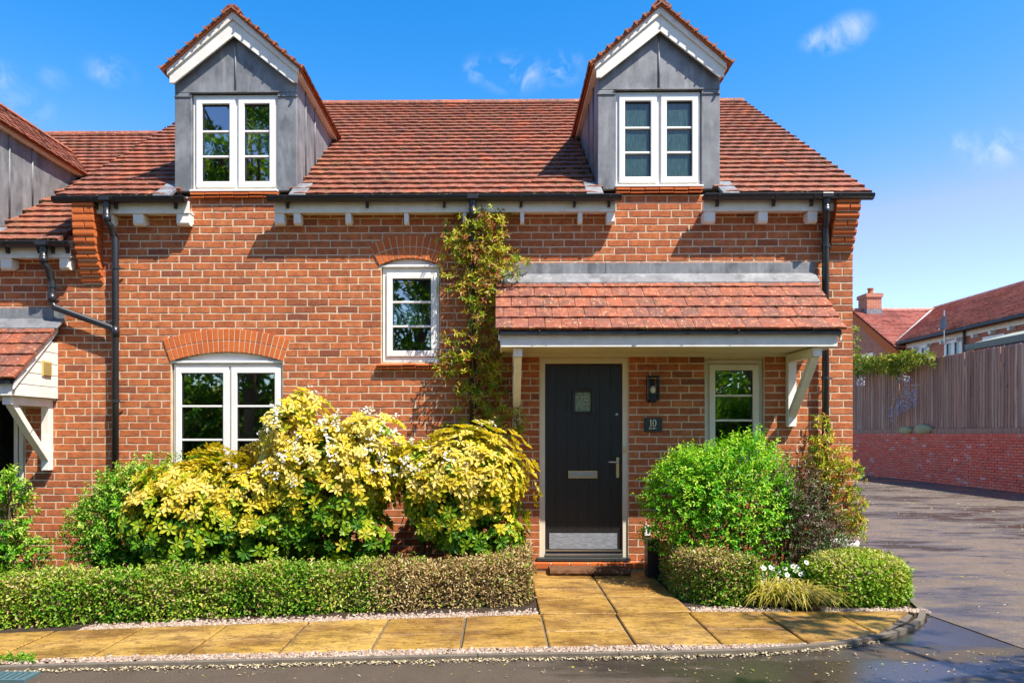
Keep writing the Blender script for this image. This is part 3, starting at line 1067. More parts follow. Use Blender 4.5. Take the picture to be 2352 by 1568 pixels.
    y = Yb - .05
    for q in range(6):
        MB().prism(pr + pi, 'y', y + .003, y + .42, random.random()).build('ridge_tile', 'roof_tile', dm); y += .425
    # lead saddles at the foot
    for s2, xe in ((-1, x0), (1, x1)):
        xa, xb = (xe - .14, xe + .03) if s2 < 0 else (xe - .03, xe + .14)
        zt = roof_z(EY, drop)
        MB().prism([(EY - .03, zt + .012), (.10, roof_z(.10, drop) + .035), (.10, roof_z(.10, drop) + .005), (EY - .03, zt - .035)], 'x', xa, xb).build('lead_saddle', 'lead', dm, bevel=.004)
    return dm


# ------------------------------------------------------------------ porch canopy
def canopy(house, x0, x1, drop, brackets, n_ind, ends=(True, True)):
    y0, z0, y1, z1 = -.75, gz(757, -.75) - drop, -.11, gz(650, -.12) - drop
    pt = math.atan2(z1 - z0, y1 - y0)
    L = math.hypot(z1 - z0, y1 - y0)
    c, s = math.cos(pt), math.sin(pt)
    m = MB().prism([(y0 + .03, z0 - .012), (.02, z1 + .10 - .012 * 2), (.02, z1 + .03), (y0 + .03, z0 - .045)], 'x', x0 + .03, x1 - .03)
    cp = m.build('porch_canopy', 'tile_underlay', house)
    nt = int(round((x1 - x0) / .152))
    tiled(cp, 'canopy_tile', 'canopy_tile', (x0, y0, z0), (1, 0, 0), (0, c, s), nt, 5, (x1 - x0) / nt, L / 4.55, lambda p: True, n_ind, th=.025, moss=lambda p: .35)
    zs = gz(797, -.70) - drop
    MB().box(x0 + .05, x1 - .06, -.705, -.675, zs, z0 - .03).build('fascia', 'white_paint', cp, bevel=.003)
    MB().box(x0 + .04, x1 - .05, -.745, -.706, z0 - .045, z0 - .012).build('eaves_tray', 'black_plastic', cp)
    for i in range(4):
        ya, yb = -.675 + i * .168, -.675 + (i + 1) * .168 - .006
        MB().box(x0 + .06, x1 - .07, ya, yb, zs + .012, zs + .028).build('soffit_board', 'porch_bounce_cream', cp)
    MB().box(x0 + .06, x1 - .07, -.02, .005, zs - .02, zs + .012).build('wall_plate', 'porch_bounce_cream', cp)
    # flashing
    ft = gz(605) - drop
    fm = gz(632) - drop
    MB().prism([(y1 - .035, z1 + .005), (-.018, fm + .01), (.0, fm - .02), (y1 - .035, z1 - .010)], 'x', x0 + .05, x1 + .03).build('apron_flashing', 'lead', cp, bevel=.003)
    n = 3
    for i in range(n):
        a, b = x0 + .05 + (x1 - x0) * i / n, x0 + .05 + (x1 - x0) * (i + 1) / n + (.02 if i < n - 1 else -.02)
        MB().box(a, b, -.012 - .004 * (i % 2), .004, fm - .015, ft).build('wall_flashing', 'lead', cp, bevel=.003)
    # boarded ends
    for k, e in enumerate(ends):
        if not e:
            continue
        xa, xb = ((x0 + .045, x0 + .065) if k == 0 else (x1 - .065, x1 - .045))
        sl = lambda z: y0 + .05 + (z - (z0 - .03)) / math.tan(pt)
        z = zs
        while z < z1 - .02:
            zt = min(z + .118, z1 + .02)
            ya, yb = max(-.67, sl(z)), max(-.67, sl(zt))
            if yb < -.05:
                MB().prism([(ya, z + .002), (-.006, z + .002), (-.006, zt - .004), (yb, zt - .004)], 'x', xa, xb).build('end_board', 'white_paint', cp, bevel=.002)
            z = zt
        xo = (xa - .018, xa - .002) if k == 0 else (xb + .002, xb + .018)
        MB().prism([(y0 + .03, z0 - .10), (y0 + .03, z0 - .03), (-.03, z1 + .06), (-.03, z1 - .03)], 'x', *xo).build('bargeboard', 'white_paint', cp, bevel=.002)
    for xb in brackets:
        h = .042
        b = MB().box(xb - h, xb + h, -.075, .0, gz(980) - drop, zs + .0)
        b.box(xb - h, xb + h, -.66, -.076, zs - .085, zs - .001)
        top, bot = Vector((xb, -.60, zs - .07)), Vector((xb, -.05, gz(955) - drop))
        mid = (top + bot) / 2 + Vector((0, .045, -.03)) * -0.6
        b.bar(bot, mid, h * 1.5, .075, (1, 0, 0)); b.bar(mid - (top - bot).normalized() * .02, top, h * 1.5, .075, (1, 0, 0))
        b.build('bracket', 'white_paint', cp, bevel=.005)
    return cp


# ================================================================== THE SETTING
# asphalt reaching the horizon, driveway over it, beds, pavement
m = MB()
m.add([(-400, -400, 0), (400, -400, 0), (400, 400, 0), (-400, 400, 0)], [(0, 1, 2, 3)])
struct(m.build('road', 'asphalt'))
sA, sB = ground(2118, 1407), ground(2352, 1490)
sd = (sB - sA).normalized()
far = sA + sd * 9
m = MB()
m.add([(sA.x, sA.y, .005), (far.x, far.y, .005), (12.6, far.y, .005), (12.6, 40, .005), (3.72, 40, .005), (3.72, -.9, .005)], [(0, 1, 2, 3, 4, 5)])
struct(m.build('driveway', 'drive_asphalt'))

KERB_PX = [(-700, 1556), (-300, 1543), (100, 1528), (590, 1517), (1176, 1503), (1500, 1499), (1764, 1491), (1914, 1478), (2031, 1461), (2097, 1438), (2130, 1415), (2127, 1398), (2098, 1376)]
kerb_pts = [ground(a, b, .03) for a, b in KERB_PX]
kerb_pts.append(Vector((3.78, -.9, .03))); kerb_pts.append(Vector((3.76, -.02, .03)))


def resample(pts, step):
    out, acc = [pts[0].copy()], 0.0
    for a, b in zip(pts, pts[1:]):
        L = (b - a).length
        d = step - acc
        while d < L:
            out.append(a.lerp(b, d / L)); d += step
        acc = (acc + L) % step if L else acc
        acc = L - (d - step)
    out.append(pts[-1].copy())
    return out


# soil of the planting beds
front = [p.copy() for p in kerb_pts]
m = MB()
poly = [(p.x, p.y, .012) for p in front] + [(3.7, .02, .012), (-8, .02, .012)]
m.add(poly, [tuple(range(len(poly)))])
struct(m.build('flower_bed', 'soil'))

fe = [(-600, 1531), (0, 1513), (257, 1505), (660, 1497), (862, 1491), (1261, 1483), (1463, 1480), (1670, 1479), (1880, 1476), (1960, 1466), (2030, 1448), (2085, 1422), (2100, 1406)]
FE = [ground(a, b, .034) for a, b in fe]
be = [(-600, 1476), (0, 1453), (377, 1437), (725, 1426), (901, 1419), (1233, 1410), (1573, 1403), (1760, 1403), (2100, 1402)]
BE = [ground(a, b, .034) for a, b in be]
pp = [(p.x, p.y + .01, .016) for p in FE] + [(p.x, p.y - .01, .016) for p in BE[::-1]]
pave = struct(MB().add(pp, [tuple(range(len(pp)))]).build('pavement', 'concrete'))
MB().add([(.33, -1.8, .017), (1.51, -1.8, .017), (1.51, -.1, .017), (.33, -.1, .017)], [(0, 1, 2, 3)]).build('path_bed', 'concrete', pave)


def slab(poly, z=.034, th=.05, r=None):
    n = len(poly)
    cx, cy = sum(p[0] for p in poly) / n, sum(p[1] for p in poly) / n
    e = .008
    inn = []
    for x, y in poly:
        d = math.hypot(x - cx, y - cy)
        inn.append((x + (cx - x) * e / d * 1.4, y + (cy - y) * e / d * 1.4))
    dz = random.uniform(-.002, .002)
    vs = [(x, y, z - th) for x, y in poly] + [(x, y, z - .006 + dz) for x, y in poly] + [(x, y, z + dz) for x, y in inn]
    fs = [(i, (i + 1) % n, n + (i + 1) % n, n + i) for i in range(n)] + [(n + i, n + (i + 1) % n, 2 * n + (i + 1) % n, 2 * n + i) for i in range(n)] + [tuple(range(2 * n, 3 * n))]
    return MB().add(vs, fs, random.random() if r is None else r).build('paving_slab', 'paving', pave)



def yat(E, x):
    for a, b in zip(E, E[1:]):
        if a.x <= x <= b.x:
            return a.y + (b.y - a.y) * (x - a.x) / (b.x - a.x)
    return E[0].y if x < E[0].x else E[-1].y


xj = [-5.3 + .578 * k for k in range(18)]
off = .33 - min(xj, key=lambda v: abs(v - .33))
xj = [x + off for x in xj]
g = .008
for k, (a, b) in enumerate(zip(xj, xj[1:])):
    if a > 3.25:
        break
    b2 = min(b, FE[-1].x + .0)
    sk = .035
    f0, f1, r0, r1 = yat(FE, a), yat(FE, b2), yat(BE, a), yat(BE, b2)
    if f1 > r1 - .12:
        f1 = r1 - .02
    if k % 2 == 0 and b2 - a > .4:
        q = random.uniform(.50, .58)
        m0, m1 = r0 + (f0 - r0) * q, r1 + (f1 - r1) * q
        slab([(a + g, f0), (b2 - g, f1), (b2 - g, m1 - g), (a + g, m0 - g)])
        slab([(a + g, m0 + g), (b2 - g, m1 + g), (b2 - g, r1), (a + g, r0)])
    else:
        mid = (a + b2) / 2
        slab([(a + g, f0), (mid, min(yat(FE, mid), yat(BE, mid) - .05)), (b2 - g, f1), (b2 - g, r1), (a + g, r0)])
# path to the door
xa, xm, xb = .325, .925, 1.515
yb0 = yat(BE, .6) + .012
for (y0, y1) in ((-1.28, -1.03), (-1.02, -.56), (-.55, -.13)):
    slab([(xa, y0), (xm - g, y0), (xm - g, y1 - g), (xa, y1 - g)])
slab([(xa, yb0), (xm - g, yb0), (xm - g, -1.295), (xa + .0, -1.47)])
slab([(xa, -1.455), (xm - g, -1.28), (xm - g, -1.275), (xa, -1.275)], r=.3) if False else slab([(xa, -1.46), (xm - .02, -1.288), (xa, -1.288)])
for (y0, y1) in ((yb0, -1.29), (-1.28, -.70), (-.69, -.13)):
    slab([(xm + g, y0), (xb, y0 if y0 > -1.5 else yat(BE, xb) + .012), (xb, y1 - g), (xm + g, y1 - g)])

# kerb edging: one concrete length after another
kp = resample(kerb_pts, .30)
run, seg = [], []
for i in range(0, len(kp) - 1, 3):
    pts = kp[i:i + 4]
    if len(pts) < 2:
        continue
    nrm = []
    for j, p in enumerate(pts):
        d = (pts[min(j + 1, len(pts) - 1)] - pts[max(j - 1, 0)]).normalized()
        nrm.append(Vector((-d.y, d.x, 0)))
    w = .045
    m = MB()
    tr_ = .004
    for j in range(len(pts) - 1):
        p, q, n0, n1 = pts[j], pts[j + 1], nrm[j], nrm[j + 1]
        d = (q - p).normalized() * .003
        p = p + d if j == 0 else p
        q = q - d if j == len(pts) - 2 else q
        lo, hi = Vector((0, 0, -.06)), Vector((0, 0, .002))
        vs = [p + lo, q + lo, q + n1 * w + lo, p + n0 * w + lo, p + hi, q + hi, q + n1 * w + hi, p + n0 * w + hi]
        fs = [(4, 5, 6, 7), (0, 1, 5, 4), (2, 3, 7, 6)] + ([(3, 0, 4, 7)] if j == 0 else []) + ([(1, 2, 6, 5)] if j == len(pts) - 2 else [])
        m.add(vs, fs, .5)
    m.build('kerb_stone', 'concrete', pave, bevel=0)


def scatter_pebbles(pos, smin, smax, name, mat, parent=None):
    m = MB()
    for p in pos:
        a, b, h = random.uniform(smin, smax), random.uniform(smin, smax) * .75, random.uniform(smin, smax) * .55
        th = random.uniform(0, math.pi)
        u, v = Vector((math.cos(th), math.sin(th), random.uniform(-.3, .3))), Vector((-math.sin(th), math.cos(th), random.uniform(-.3, .3)))
        n = Vector((0, 0, 1))
        ring = [p + (u * math.cos(k * math.pi / 3) * a + v * math.sin(k * math.pi / 3) * b) * random.uniform(.85, 1.1) for k in range(6)]
        top = [p + (u * math.cos(k * math.pi / 3) * a + v * math.sin(k * math.pi / 3) * b) * .62 + n * h for k in range(6)]
        m.add(ring + top, [tuple(range(6, 12))] + [(k, (k + 1) % 6, 6 + (k + 1) % 6, 6 + k) for k in range(6)], random.random())
    o = m.build(name, mat, parent, smooth=True, kind='stuff')
    return o


pos = []
for i in range(5200):                                   # strip between slabs and kerb
    x = random.uniform(-4.6, 2.35)
    yk = None
    for a, b in zip(kerb_pts, kerb_pts[1:]):
        if a.x <= x <= b.x:
            yk = a.y + (b.y - a.y) * (x - a.x) / (b.x - a.x); break
    yf = yat(FE, x)
    if yk is None or yf - yk < .05:
        continue
    if x < -2.6 and random.random() < .6:
        continue
    pos.append(Vector((x, random.uniform(yk + .055, yf + .005), random.uniform(.012, .030))))
for i in range(3600):                                   # under the hedges
    x = random.uniform(-3.0, .30) if random.random() < .75 else random.uniform(1.53, 2.3)
    y = yat(BE, x) + abs(random.gauss(0, .07)) + .01
    if x > 1.5 and y < yat(BE, x) + .0:
        continue
    pos.append(Vector((x, y, random.uniform(.014, .03))))
for i in range(700):
    x = random.uniform(2.55, 3.4)
    pos.append(Vector((x, yat(BE, x) + abs(random.gauss(0, .05)), random.uniform(.014, .03))))
gr = scatter_pebbles(pos, .007, .019, 'gravel', 'pebble')
tag(gr, 'pale pinkish pebbles strewn along the paving edges', 'gravel')

# fallen petals and leaf scraps on the asphalt
m = MB()
for i in range(6500):
    if random.random() < .14:
        p = Vector((random.uniform(-4, 4.2), -2.72 - abs(random.gauss(0, .35)), .003))
    else:
        p = Vector((random.uniform(3.8, 12.4), random.uniform(-3.0, 16), .009))
    if p.x < 3.7 and p.y > -2.72:
        continue
    sc = random.uniform(.003, .008) * (1.0 + max(p.y, 0) * .10)
    if random.random() < .05:
        sc *= 2.2
    th = random.uniform(0, 6.28)
    a, b = Vector((math.cos(th), math.sin(th), random.uniform(-.1, .25))) * sc * 1.6, Vector((-math.sin(th), math.cos(th), random.uniform(-.1, .25))) * sc * .7
    m.add([p - a, p + b + Vector((0, 0, .003)), p + a, p - b + Vector((0, 0, .002))], [(0, 1, 2, 3)], random.random())
o = m.build('fallen_petals', 'litter', kind='stuff')
tag(o, 'small fallen petals and leaf scraps scattered over wet asphalt', 'litter')
m = MB()
for i in range(2600):
    x = random.uniform(-4.3, 2.6)
    for a, b in zip(kerb_pts, kerb_pts[1:]):
        if a.x <= x <= b.x:
            yk = a.y + (b.y - a.y) * (x - a.x) / (b.x - a.x); break
    p = Vector((x, yk - abs(random.gauss(.012, .022)), random.uniform(.004, .016)))
    sc = random.uniform(.004, .012)
    th = random.uniform(0, 6.28)
    a, b = Vector((math.cos(th), math.sin(th), random.uniform(-.5, .7))) * sc, Vector((-math.sin(th), math.cos(th), random.uniform(-.3, .5))) * sc * .6
    m.add([p - a, p + b, p + a, p - b], [(0, 1, 2, 3)], random.random() * .35 + .5)
o = m.build('kerb_debris', 'litter', kind='stuff')
tag(o, 'brown blossom debris caught along the front kerb', 'litter')

# ================================================================== MAIN HOUSE
XL, XR = gx(212), gx(1959)
house = thing('brick_house', 'red brick cottage with black front door, tiled porch and two lead dormers', 'house', (0, 0, 0))
arA = dict(pxc=521, half_px=131, crown_py=807, spring_py=829, n=23)
arB = dict(pxc=942, half_px=71, crown_py=592, spring_py=609, n=12)
WALLTOP = gz(449)
WA = (gx(393), gx(649), gz(1108), gz(829))
WB = (gx(876), gx(1010), gz(831), gz(609))
WC = (gx(1620), gx(1755), gz(1050), gz(825))
WD = (gx(1240), gx(1443), -.05, gz(822))
op_core = [(WA[0], WA[1], WA[2], gz(807)), (WB[0], WB[1], WB[2], gz(592)), WC, WD]
d1 = (gx(442), gx(637), gz(435), gz(213))
d2 = (gx(1415), gx(1610), gz(427, 0, 1500), gz(210, 0, 1500))
wall = mortar_core('wall', house, XL, XR - .004, -.15, WALLTOP, op_core)
gA = arch(house, wall, **arA)
gB = arch(house, wall, **arB)
brick_wall(wall, XL + .004, XR, -.1, WALLTOP - .004, [(WA[0], WA[1], WA[2], gz(829)), (WB[0], WB[1], WB[2], gz(609)), WC, WD], [gA[0], gB[0]], 300, 3)
# shell behind the front: side, back and party walls
MB().box(XR - .10, XR - .004, .11, 7.1, -.15, EZ).build('side_wall', 'far_brick', house)
MB().prism([(.11, EZ), (7.1, EZ), (RY, RZ - .1)], 'x', XR - .10, XR - .004).build('gable', 'far_brick', house)
MB().box(XL, XR - .10, 7.0, 7.1, -.15, EZ).build('back_wall', 'far_brick', house)
# head infills under the arches
for (gq, py) in ((gA, 829), (gB, 609)):
    (cx, zc, Rr, Re, phi), cxx, half, zs, zr = gq
    pl = [(cx + (Rr - .004) * math.sin(t), zc + (Rr - .004) * math.cos(t)) for t in np.linspace(phi * .985, -phi * .985, 17)]
    hd = MB().prism(pl, 'y', .035, .07).build('window_head', 'upvc', house)
    MB().box(cx - half + .006, cx + half - .006, .004, .05, zs - .016, zs + .010).build('drip_bead', 'upvc', hd, bevel=.004)
wA = window(house, WA[0] + .012, WA[1] - .012, WA[2], WA[3] - .02, .035, [(gx(401), gx(524)), (gx(529), gx(643))], [gz(932), gz(1010)])
wB = window(house, WB[0] + .008, WB[1] - .008, WB[2] + .005, WB[3] - .018, .035, [(gx(887), gx(1003))], [gz(692), gz(748)], fw=.05)
wC = window(house, WC[0] + .004, WC[1] - .004, WC[2], WC[3] - .004, .04, [(gx(1631), gx(1745))], [gz(908), gz(965)], fw=.045, paint='porch_bounce_cream')
MB().box(WC[0] - .02, WC[1] + .02, -.05, .05, WC[2] - .045, WC[2] - .004).build('window_sill', 'upvc', wC, bevel=.005)
tile_sill(wB, 866, 1018, gz(834), 5)
# front door
door = MB().frame(gx(1240), gx(1443), -.15, gz(822), .055, .02, .11).build('door', 'porch_bounce_cream', house, bevel=.004)
dx0, dx1, dz0, dz1 = gx(1252), gx(1430), gz(1270), gz(838)
# leaf built of vertical planks around the little light
lx0, lx1, lz0, lz1 = gx(1322), gx(1358), gz(944), gz(900)
npl = 7
for i in range(npl):
    a, b = dx0 + (dx1 - dx0) * i / npl, dx0 + (dx1 - dx0) * (i + 1) / npl
    m = MB()
    cuts = [(a, b, dz0, dz1)]
    if a < lx1 and b > lx0:
        cuts = [(a, b, dz0, lz0), (a, b, lz1, dz1)]
        if a < lx0:
            cuts.append((a, lx0, lz0, lz1))
        if b > lx1:
            cuts.append((lx1, b, lz0, lz1))
    for (p, q, r0, r1) in cuts:
        m.box(p + (.0016 if p == a else 0), q - (.0016 if q == b else 0), .045, .09, r0, r1)
    m.build('plank', 'door_wood', door)
MB().box(dx0, dx1, .052, .088, dz0, lz0).box(dx0, dx1, .052, .088, lz1, dz1).build('door_core', 'black_metal', door)
MB().frame(gx(1315), gx(1365), gz(950), gz(894), .022, .030, .055).build('light_frame', 'door_wood', door, bevel=.006)
MB().add([(lx0, .06, lz0), (lx1, .06, lz0), (lx1, .06, lz1), (lx0, .06, lz1)], [(0, 1, 2, 3)]).build('pane', 'door_glass', door)
lp = MB().frame(gx(1306), gx(1373), gz(1098), gz(1081), .012, .036, .046).build('letter_plate', 'brass', door, bevel=.003)
MB().box(gx(1309), gx(1370), .040, .048, gz(1095), gz(1084)).build('letter_flap', 'steel', door, bevel=.002)
hx = gx(1420)
hp = MB().box(hx - .016, hx + .016, .034, .046, gz(1097), gz(1050)).build('handle_plate', 'brass', door, bevel=.006)
MB().tube([(hx, .04, gz(1061)), (hx, .0, gz(1061)), (hx - .02, -.01, gz(1061)), (hx - .105, -.01, gz(1060))], .009, 10).build('handle', 'steel', door, smooth=True)
MB().tube([(gx(1418), .046, gz(951)), (gx(1418), .036, gz(951))], .014, 14).build('door_bolt', 'steel', door)
MB().box(gx(1433), gx(1439), .012, .03, gz(1041), gz(1024)).build('bell_push', 'brass', door, bevel=.003)
MB().box(gx(1262), gx(1419), .039, .046, gz(1261), gz(1225)).build('door_foot_strip', 'foot_strip_grey', door, bevel=.002)  # thin raised strip of lighter, streaky grey across the foot of the door
MB().box(dx0, dx1, .012, .09, gz(1277), gz(1271)).build('threshold', 'steel', door, bevel=.002)
MB().box(dx0, dx1, .028, .05, gz(1266), gz(1262)).build('weather_strip', 'steel', door)
MB().box(gx(1232), gx(1447), -.05, .05, gz(1286), gz(1279)).build('door_sill', 'slate', door, bevel=.004)
# brick doorstep
st = MB().box(gx(1224, -.1), gx(1480, -.1), -.100, -.004, -.05, gz(1288) - .004).build('doorstep', 'mortar', house)
xs0, xs1 = gx(1224, -.11), gx(1480, -.11)
for i in range(6):
    a, b = xs0 + (xs1 - xs0) * i / 6, xs0 + (xs1 - xs0) * (i + 1) / 6
    MB().box(a + .005, b - .005, -.112, .0, .045, gz(1288), random.random()).build('brick', 'rubbed_brick', st, bevel=.005)

# dormers before the roof so the tiles stop against them
D1 = dormer(house, 402, 682, d1, 0.0, 26, 'glass')
D2 = dormer(house, 1373, 1653, d2, 0.0, 22, 'obscured_glass')
window(house, d1[0], d1[1], d1[2], d1[3], .02, [(gx(450), gx(540)), (gx(547), gx(632))], [gz(297), gz(355)], fw=.032, splay=0)
window(house, d2[0], d2[1], d2[2], d2[3], .02, [(gx(1422), gx(1509)), (gx(1518), gx(1604))], [gz(292, 0, 1500), gz(349, 0, 1500)], fw=.032, glass='obscured_glass', room=False)
for (d, pa, pb) in ((d1, 440, 640), (d2, 1413, 1612)):
    w = MB().box(d[0] - .015, d[1] + .015, -.045, .05, d[2] - .022, d[2] - .002).build('window_sill', 'upvc', house, bevel=.004)
    tile_sill(w, pa, pb, d[2] - .026, 6, .05)


def moss_main(p):
    near = min(abs(p.x - gx(682, .3)), abs(p.x - gx(1373, .3)), 9)
    return 3.0 + 1.2 * math.sin(p.x * 2.3) * math.sin(p.z * 3.1) + (3.0 if near < .5 and p.z < 4.7 else 0)


RX0, RX1 = gx(125, EY) + .02, gx(2002, EY)
house_roof(house, RX0, RX1, 0.0, 300, moss_main)
gutter(house, 125, 425, 0, outlets=(245,), brackets=(216, 400, 262))
gutter(house, 617, 1425, 0, outlets=(1086,), brackets=(658, 842, 1020, 1197, 1320, 1400))
gutter(house, 1617, 2003, 0, outlets=(1897,), brackets=(1650, 1780, 1925, 1868))
eaves(house, 212, 434, 0, [(246, 258), (305, 328), (405, 434)])
eaves(house, 630, 1414, 0, [(630, 652), (674, 690), (793, 806), (928, 938), (1063, 1071), (1195, 1204), (1328, 1338), (1394, 1412)])
eaves(house, 1616, 1920, 0, [(1618, 1643), (1742, 1764), (1856, 1878)])
kneeler(house, gx(1922, -.2), gx(1978, -.2), EZ - .03, [.20, .20, .175, .145, .115, .085, .05])
kneeler(house, gx(164, -.2), gx(213, -.2), EZ - .03, [.20, .20, .195, .19, .18, .165, .145, .12, .09, .06, .03])

# downpipes
py_ = -.075
x, xo = gx(265, py_), gx(245, -.185)
zt = EZ - .1
downpipe(house, [(xo, -.185, zt), (xo, -.185, gz(505, -.18)), (xo + .03, -.16, gz(516, -.17)), (x - .02, py_ - .01, gz(535, py_)), (x, py_, gz(545, py_)), (x, py_, .02)],
         [(x, py_, gz(612, py_)), (x, py_, gz(920, py_)), (x, py_, gz(1100, py_))],
         [((xo, -.185, gz(490, -.18)), (xo, -.185, gz(506, -.18))), ((x, py_, gz(748, py_)), (x, py_, gz(772, py_)))])
x = gx(1086, py_); xo = gx(1086, -.185)
downpipe(house, [(xo, -.185, zt), (xo, -.185, gz(500, -.18)), (x, py_ - .01, gz(530, py_)), (x, py_, gz(540, py_)), (x, py_, .02)],
         [(x, py_, gz(640, py_)), (x, py_, gz(900, py_))], [((xo, -.185, gz(478, -.18)), (xo, -.185, gz(500, -.18)))])
x = gx(1896, py_); xo = gx(1898, -.185)
downpipe(house, [(xo, -.185, zt), (xo, -.185, gz(495, -.18)), (x, py_ - .01, gz(522, py_)), (x, py_, gz(530, py_)), (x, py_, .02)],
         [(x, py_, gz(567, py_)), (x, py_, gz(868, py_))], [((xo, -.185, gz(478, -.18)), (xo, -.185, gz(496, -.18)))])
canopy(house, gx(1138, -.75), gx(1944, -.75), 0.0, [gx(1817, -.04), gx(1186, -.04)], 130)
MB().frame(gx(1480), gx(1493), gz(1228), gz(1205), .012, -.02, .0).box(gx(1482), gx(1491), -.01, .0, gz(1226), gz(1207)).build('wall_vent', 'upvc', house)

# ================================================================== NEIGHBOURING HOUSE
DROP = .452
nx0, nx1 = -7.2, XL - .004
nb = thing('brick_house', 'adjoining brick house cut off by the left edge, with lower roof', 'house', (nx0, 0, 0))
WE = (-5.55, gx(57), gz(1135), gz(905))
nwall = mortar_core('wall', nb, nx0, nx1, -.15, EZ - DROP + .1, [WE], .0032, .11)
brick_wall(nwall, -5.9, nx1 - .004, -.1, EZ - DROP + .1, [WE], [], 240, 9)
MB().box(nx0, nx1, 7.0, 7.1, -.15, EZ - DROP).build('back_wall', 'far_brick', nb)
window(nb, WE[0], WE[1] - .004, WE[2], WE[3], .04, [(-5.1, gx(50))], [gz(1003), gz(1060)], fw=.05, paint='porch_bounce_cream')
ndx1 = gx(178, 1.34) - .16
ndx0 = ndx1 - 1.26
pxr_ = 1145 + ndx1 * 221.0
DW = (ndx0 + .18, ndx1 - .18, gz(437) - DROP + .02, gz(213) - DROP)
# the far dormer stands at its own place: solve its edges through the pixel of its front corners
inv = lambda X: min(np.linspace(-500, 500, 20001), key=lambda q: abs(gx(q) - X))
dormer(nb, inv(ndx0), inv(ndx1), DW, DROP, 26, 'glass', tiles='all')
window(nb, DW[0], DW[1], DW[2], DW[3], .02, [(DW[0] + .035, (DW[0] + DW[1]) / 2 - .015), ((DW[0] + DW[1]) / 2 + .015, DW[1] - .035)], [DW[2] + .35, DW[2] + .62], fw=.032, splay=0)
house_roof(nb, nx0, RX0 + .02, DROP, 300, lambda p: 5.0 if p.x > -5.4 and p.z < 4.3 else 3.0)
gutter(nb, -200, 162, DROP, outlets=(100,), brackets=(12, 150, 85, 116))
eaves(nb, -200, 161, DROP, [(-60, -30), (0, 26), (136, 158)])
canopy(nb, -6.6, gx(140, -.03) , DROP, [gx(108, -.04)], 90)
x = gx(265, py_)
xa_, xb_ = gx(100, -.185), gx(121, py_)
zt = EZ - DROP - .1
downpipe(nb, [(xa_, -.185, zt), (xa_, -.185, gz(600, -.18)), (xa_ + .03, -.16, gz(612, -.17)), (xb_ - .01, py_ - .02, gz(636, py_)), (xb_, py_ - .01, gz(646, py_)), (xb_, py_ - .01, gz(692, py_)), (xb_ + .03, py_ - .01, gz(704, py_)),
              (x - .03, py_ - .01, gz(752, py_)), (x, py_, gz(760, py_))],
         [(xb_, py_ - .01, gz(655, py_))], [((xa_, -.185, gz(585, -.18)), (xa_, -.185, gz(601, -.18))), ((xb_, py_ - .01, gz(672, py_)), (xb_, py_ - .01, gz(693, py_)))])
vx = gx(140, -.03) - .045
v = MB().box(vx - .002, vx + .012, at(115, 0, 0).y, .0, 0, 0)
ve = MB()
zv0, zv1 = gz(864, -.18), gz(828, -.18)
ve.prism([(-.28, zv0), (-.13, zv0), (-.13, zv1), (-.28, zv1)], 'x', vx - .002, vx + .012)
vo = ve.build('louvre_vent', 'vent_plastic', nb, bevel=.003)
for i in range(7):
    z = zv0 + .02 + (zv1 - zv0 - .04) * i / 6
    MB().box(vx + .012, vx + .022, -.265, -.145, z - .004, z + .005).build('slat', 'vent_plastic', vo)

# ================================================================== THINGS BY THE DOOR
lx, lw_ = gx(1499.5, -.09), .052
zl0, zl1 = gz(917, -.09), gz(866, -.09)
lamp = thing('wall_lamp', 'black box lantern with pale bulb on the wall right of the door', 'lamp', (lx, 0, zl0))
MB().box(lx - .035, lx + .035, -.02, -.004, zl0 - .03, zl1 - .02).build('back_plate', 'black_metal', lamp)
f = MB()
for sx in (-1, 1):
    for yy in (-.145, -.04):
        f.box(lx + sx * lw_ - .006, lx + sx * lw_ + .006, yy - .006, yy + .006, zl0, zl1)
f.box(lx - lw_ - .008, lx + lw_ + .008, -.153, -.032, zl1 - .002, zl1 + .012)
f.box(lx - lw_ - .008, lx + lw_ + .008, -.153, -.032, zl0 - .012, zl0 + .004)
f.build('cage', 'black_metal', lamp, bevel=.002)
MB().box(lx - .030, lx + .028, -.12, -.06, zl0 - .035, zl0 + .06).build('lamp_holder', 'black_metal', lamp, bevel=.004)
MB().lathe(lx, -.092, [(.012, zl0 + .055), (.022, zl0 + .065), (.031, zl0 + .09), (.028, zl0 + .115), (.014, zl0 + .132), (.001, zl0 + .137)]).build('bulb', 'bulb', lamp, smooth=True)
for sx in (-1, 1):
    MB().add([(lx + sx * lw_, -.14, zl0), (lx + sx * lw_, -.045, zl0), (lx + sx * lw_, -.045, zl1), (lx + sx * lw_, -.14, zl1)], [(0, 1, 2, 3)]).build('pane', 'glass', lamp)

sx0, sx1, sz0, sz1 = gx(1480, -.02), gx(1521, -.02), gz(991, -.02), gz(959, -.02)
sign = thing('house_sign', 'dark slate number plate reading 10 beneath the wall lamp', 'sign', (sx0, 0, sz0))
MB().box(sx0, sx1, -.022, -.006, sz0, sz1).build('plate', 'slate', sign, bevel=.002)
sw_, sh_ = sx1 - sx0, sz1 - sz0


def mark(polys, name='numeral'):
    m = MB()
    for pl in polys:
        m.prism([(sx0 + a * sw_, sz0 + b * sh_) for a, b in pl], 'y', -.0242, -.0215)
    m.build(name, 'engraved_paint', sign)


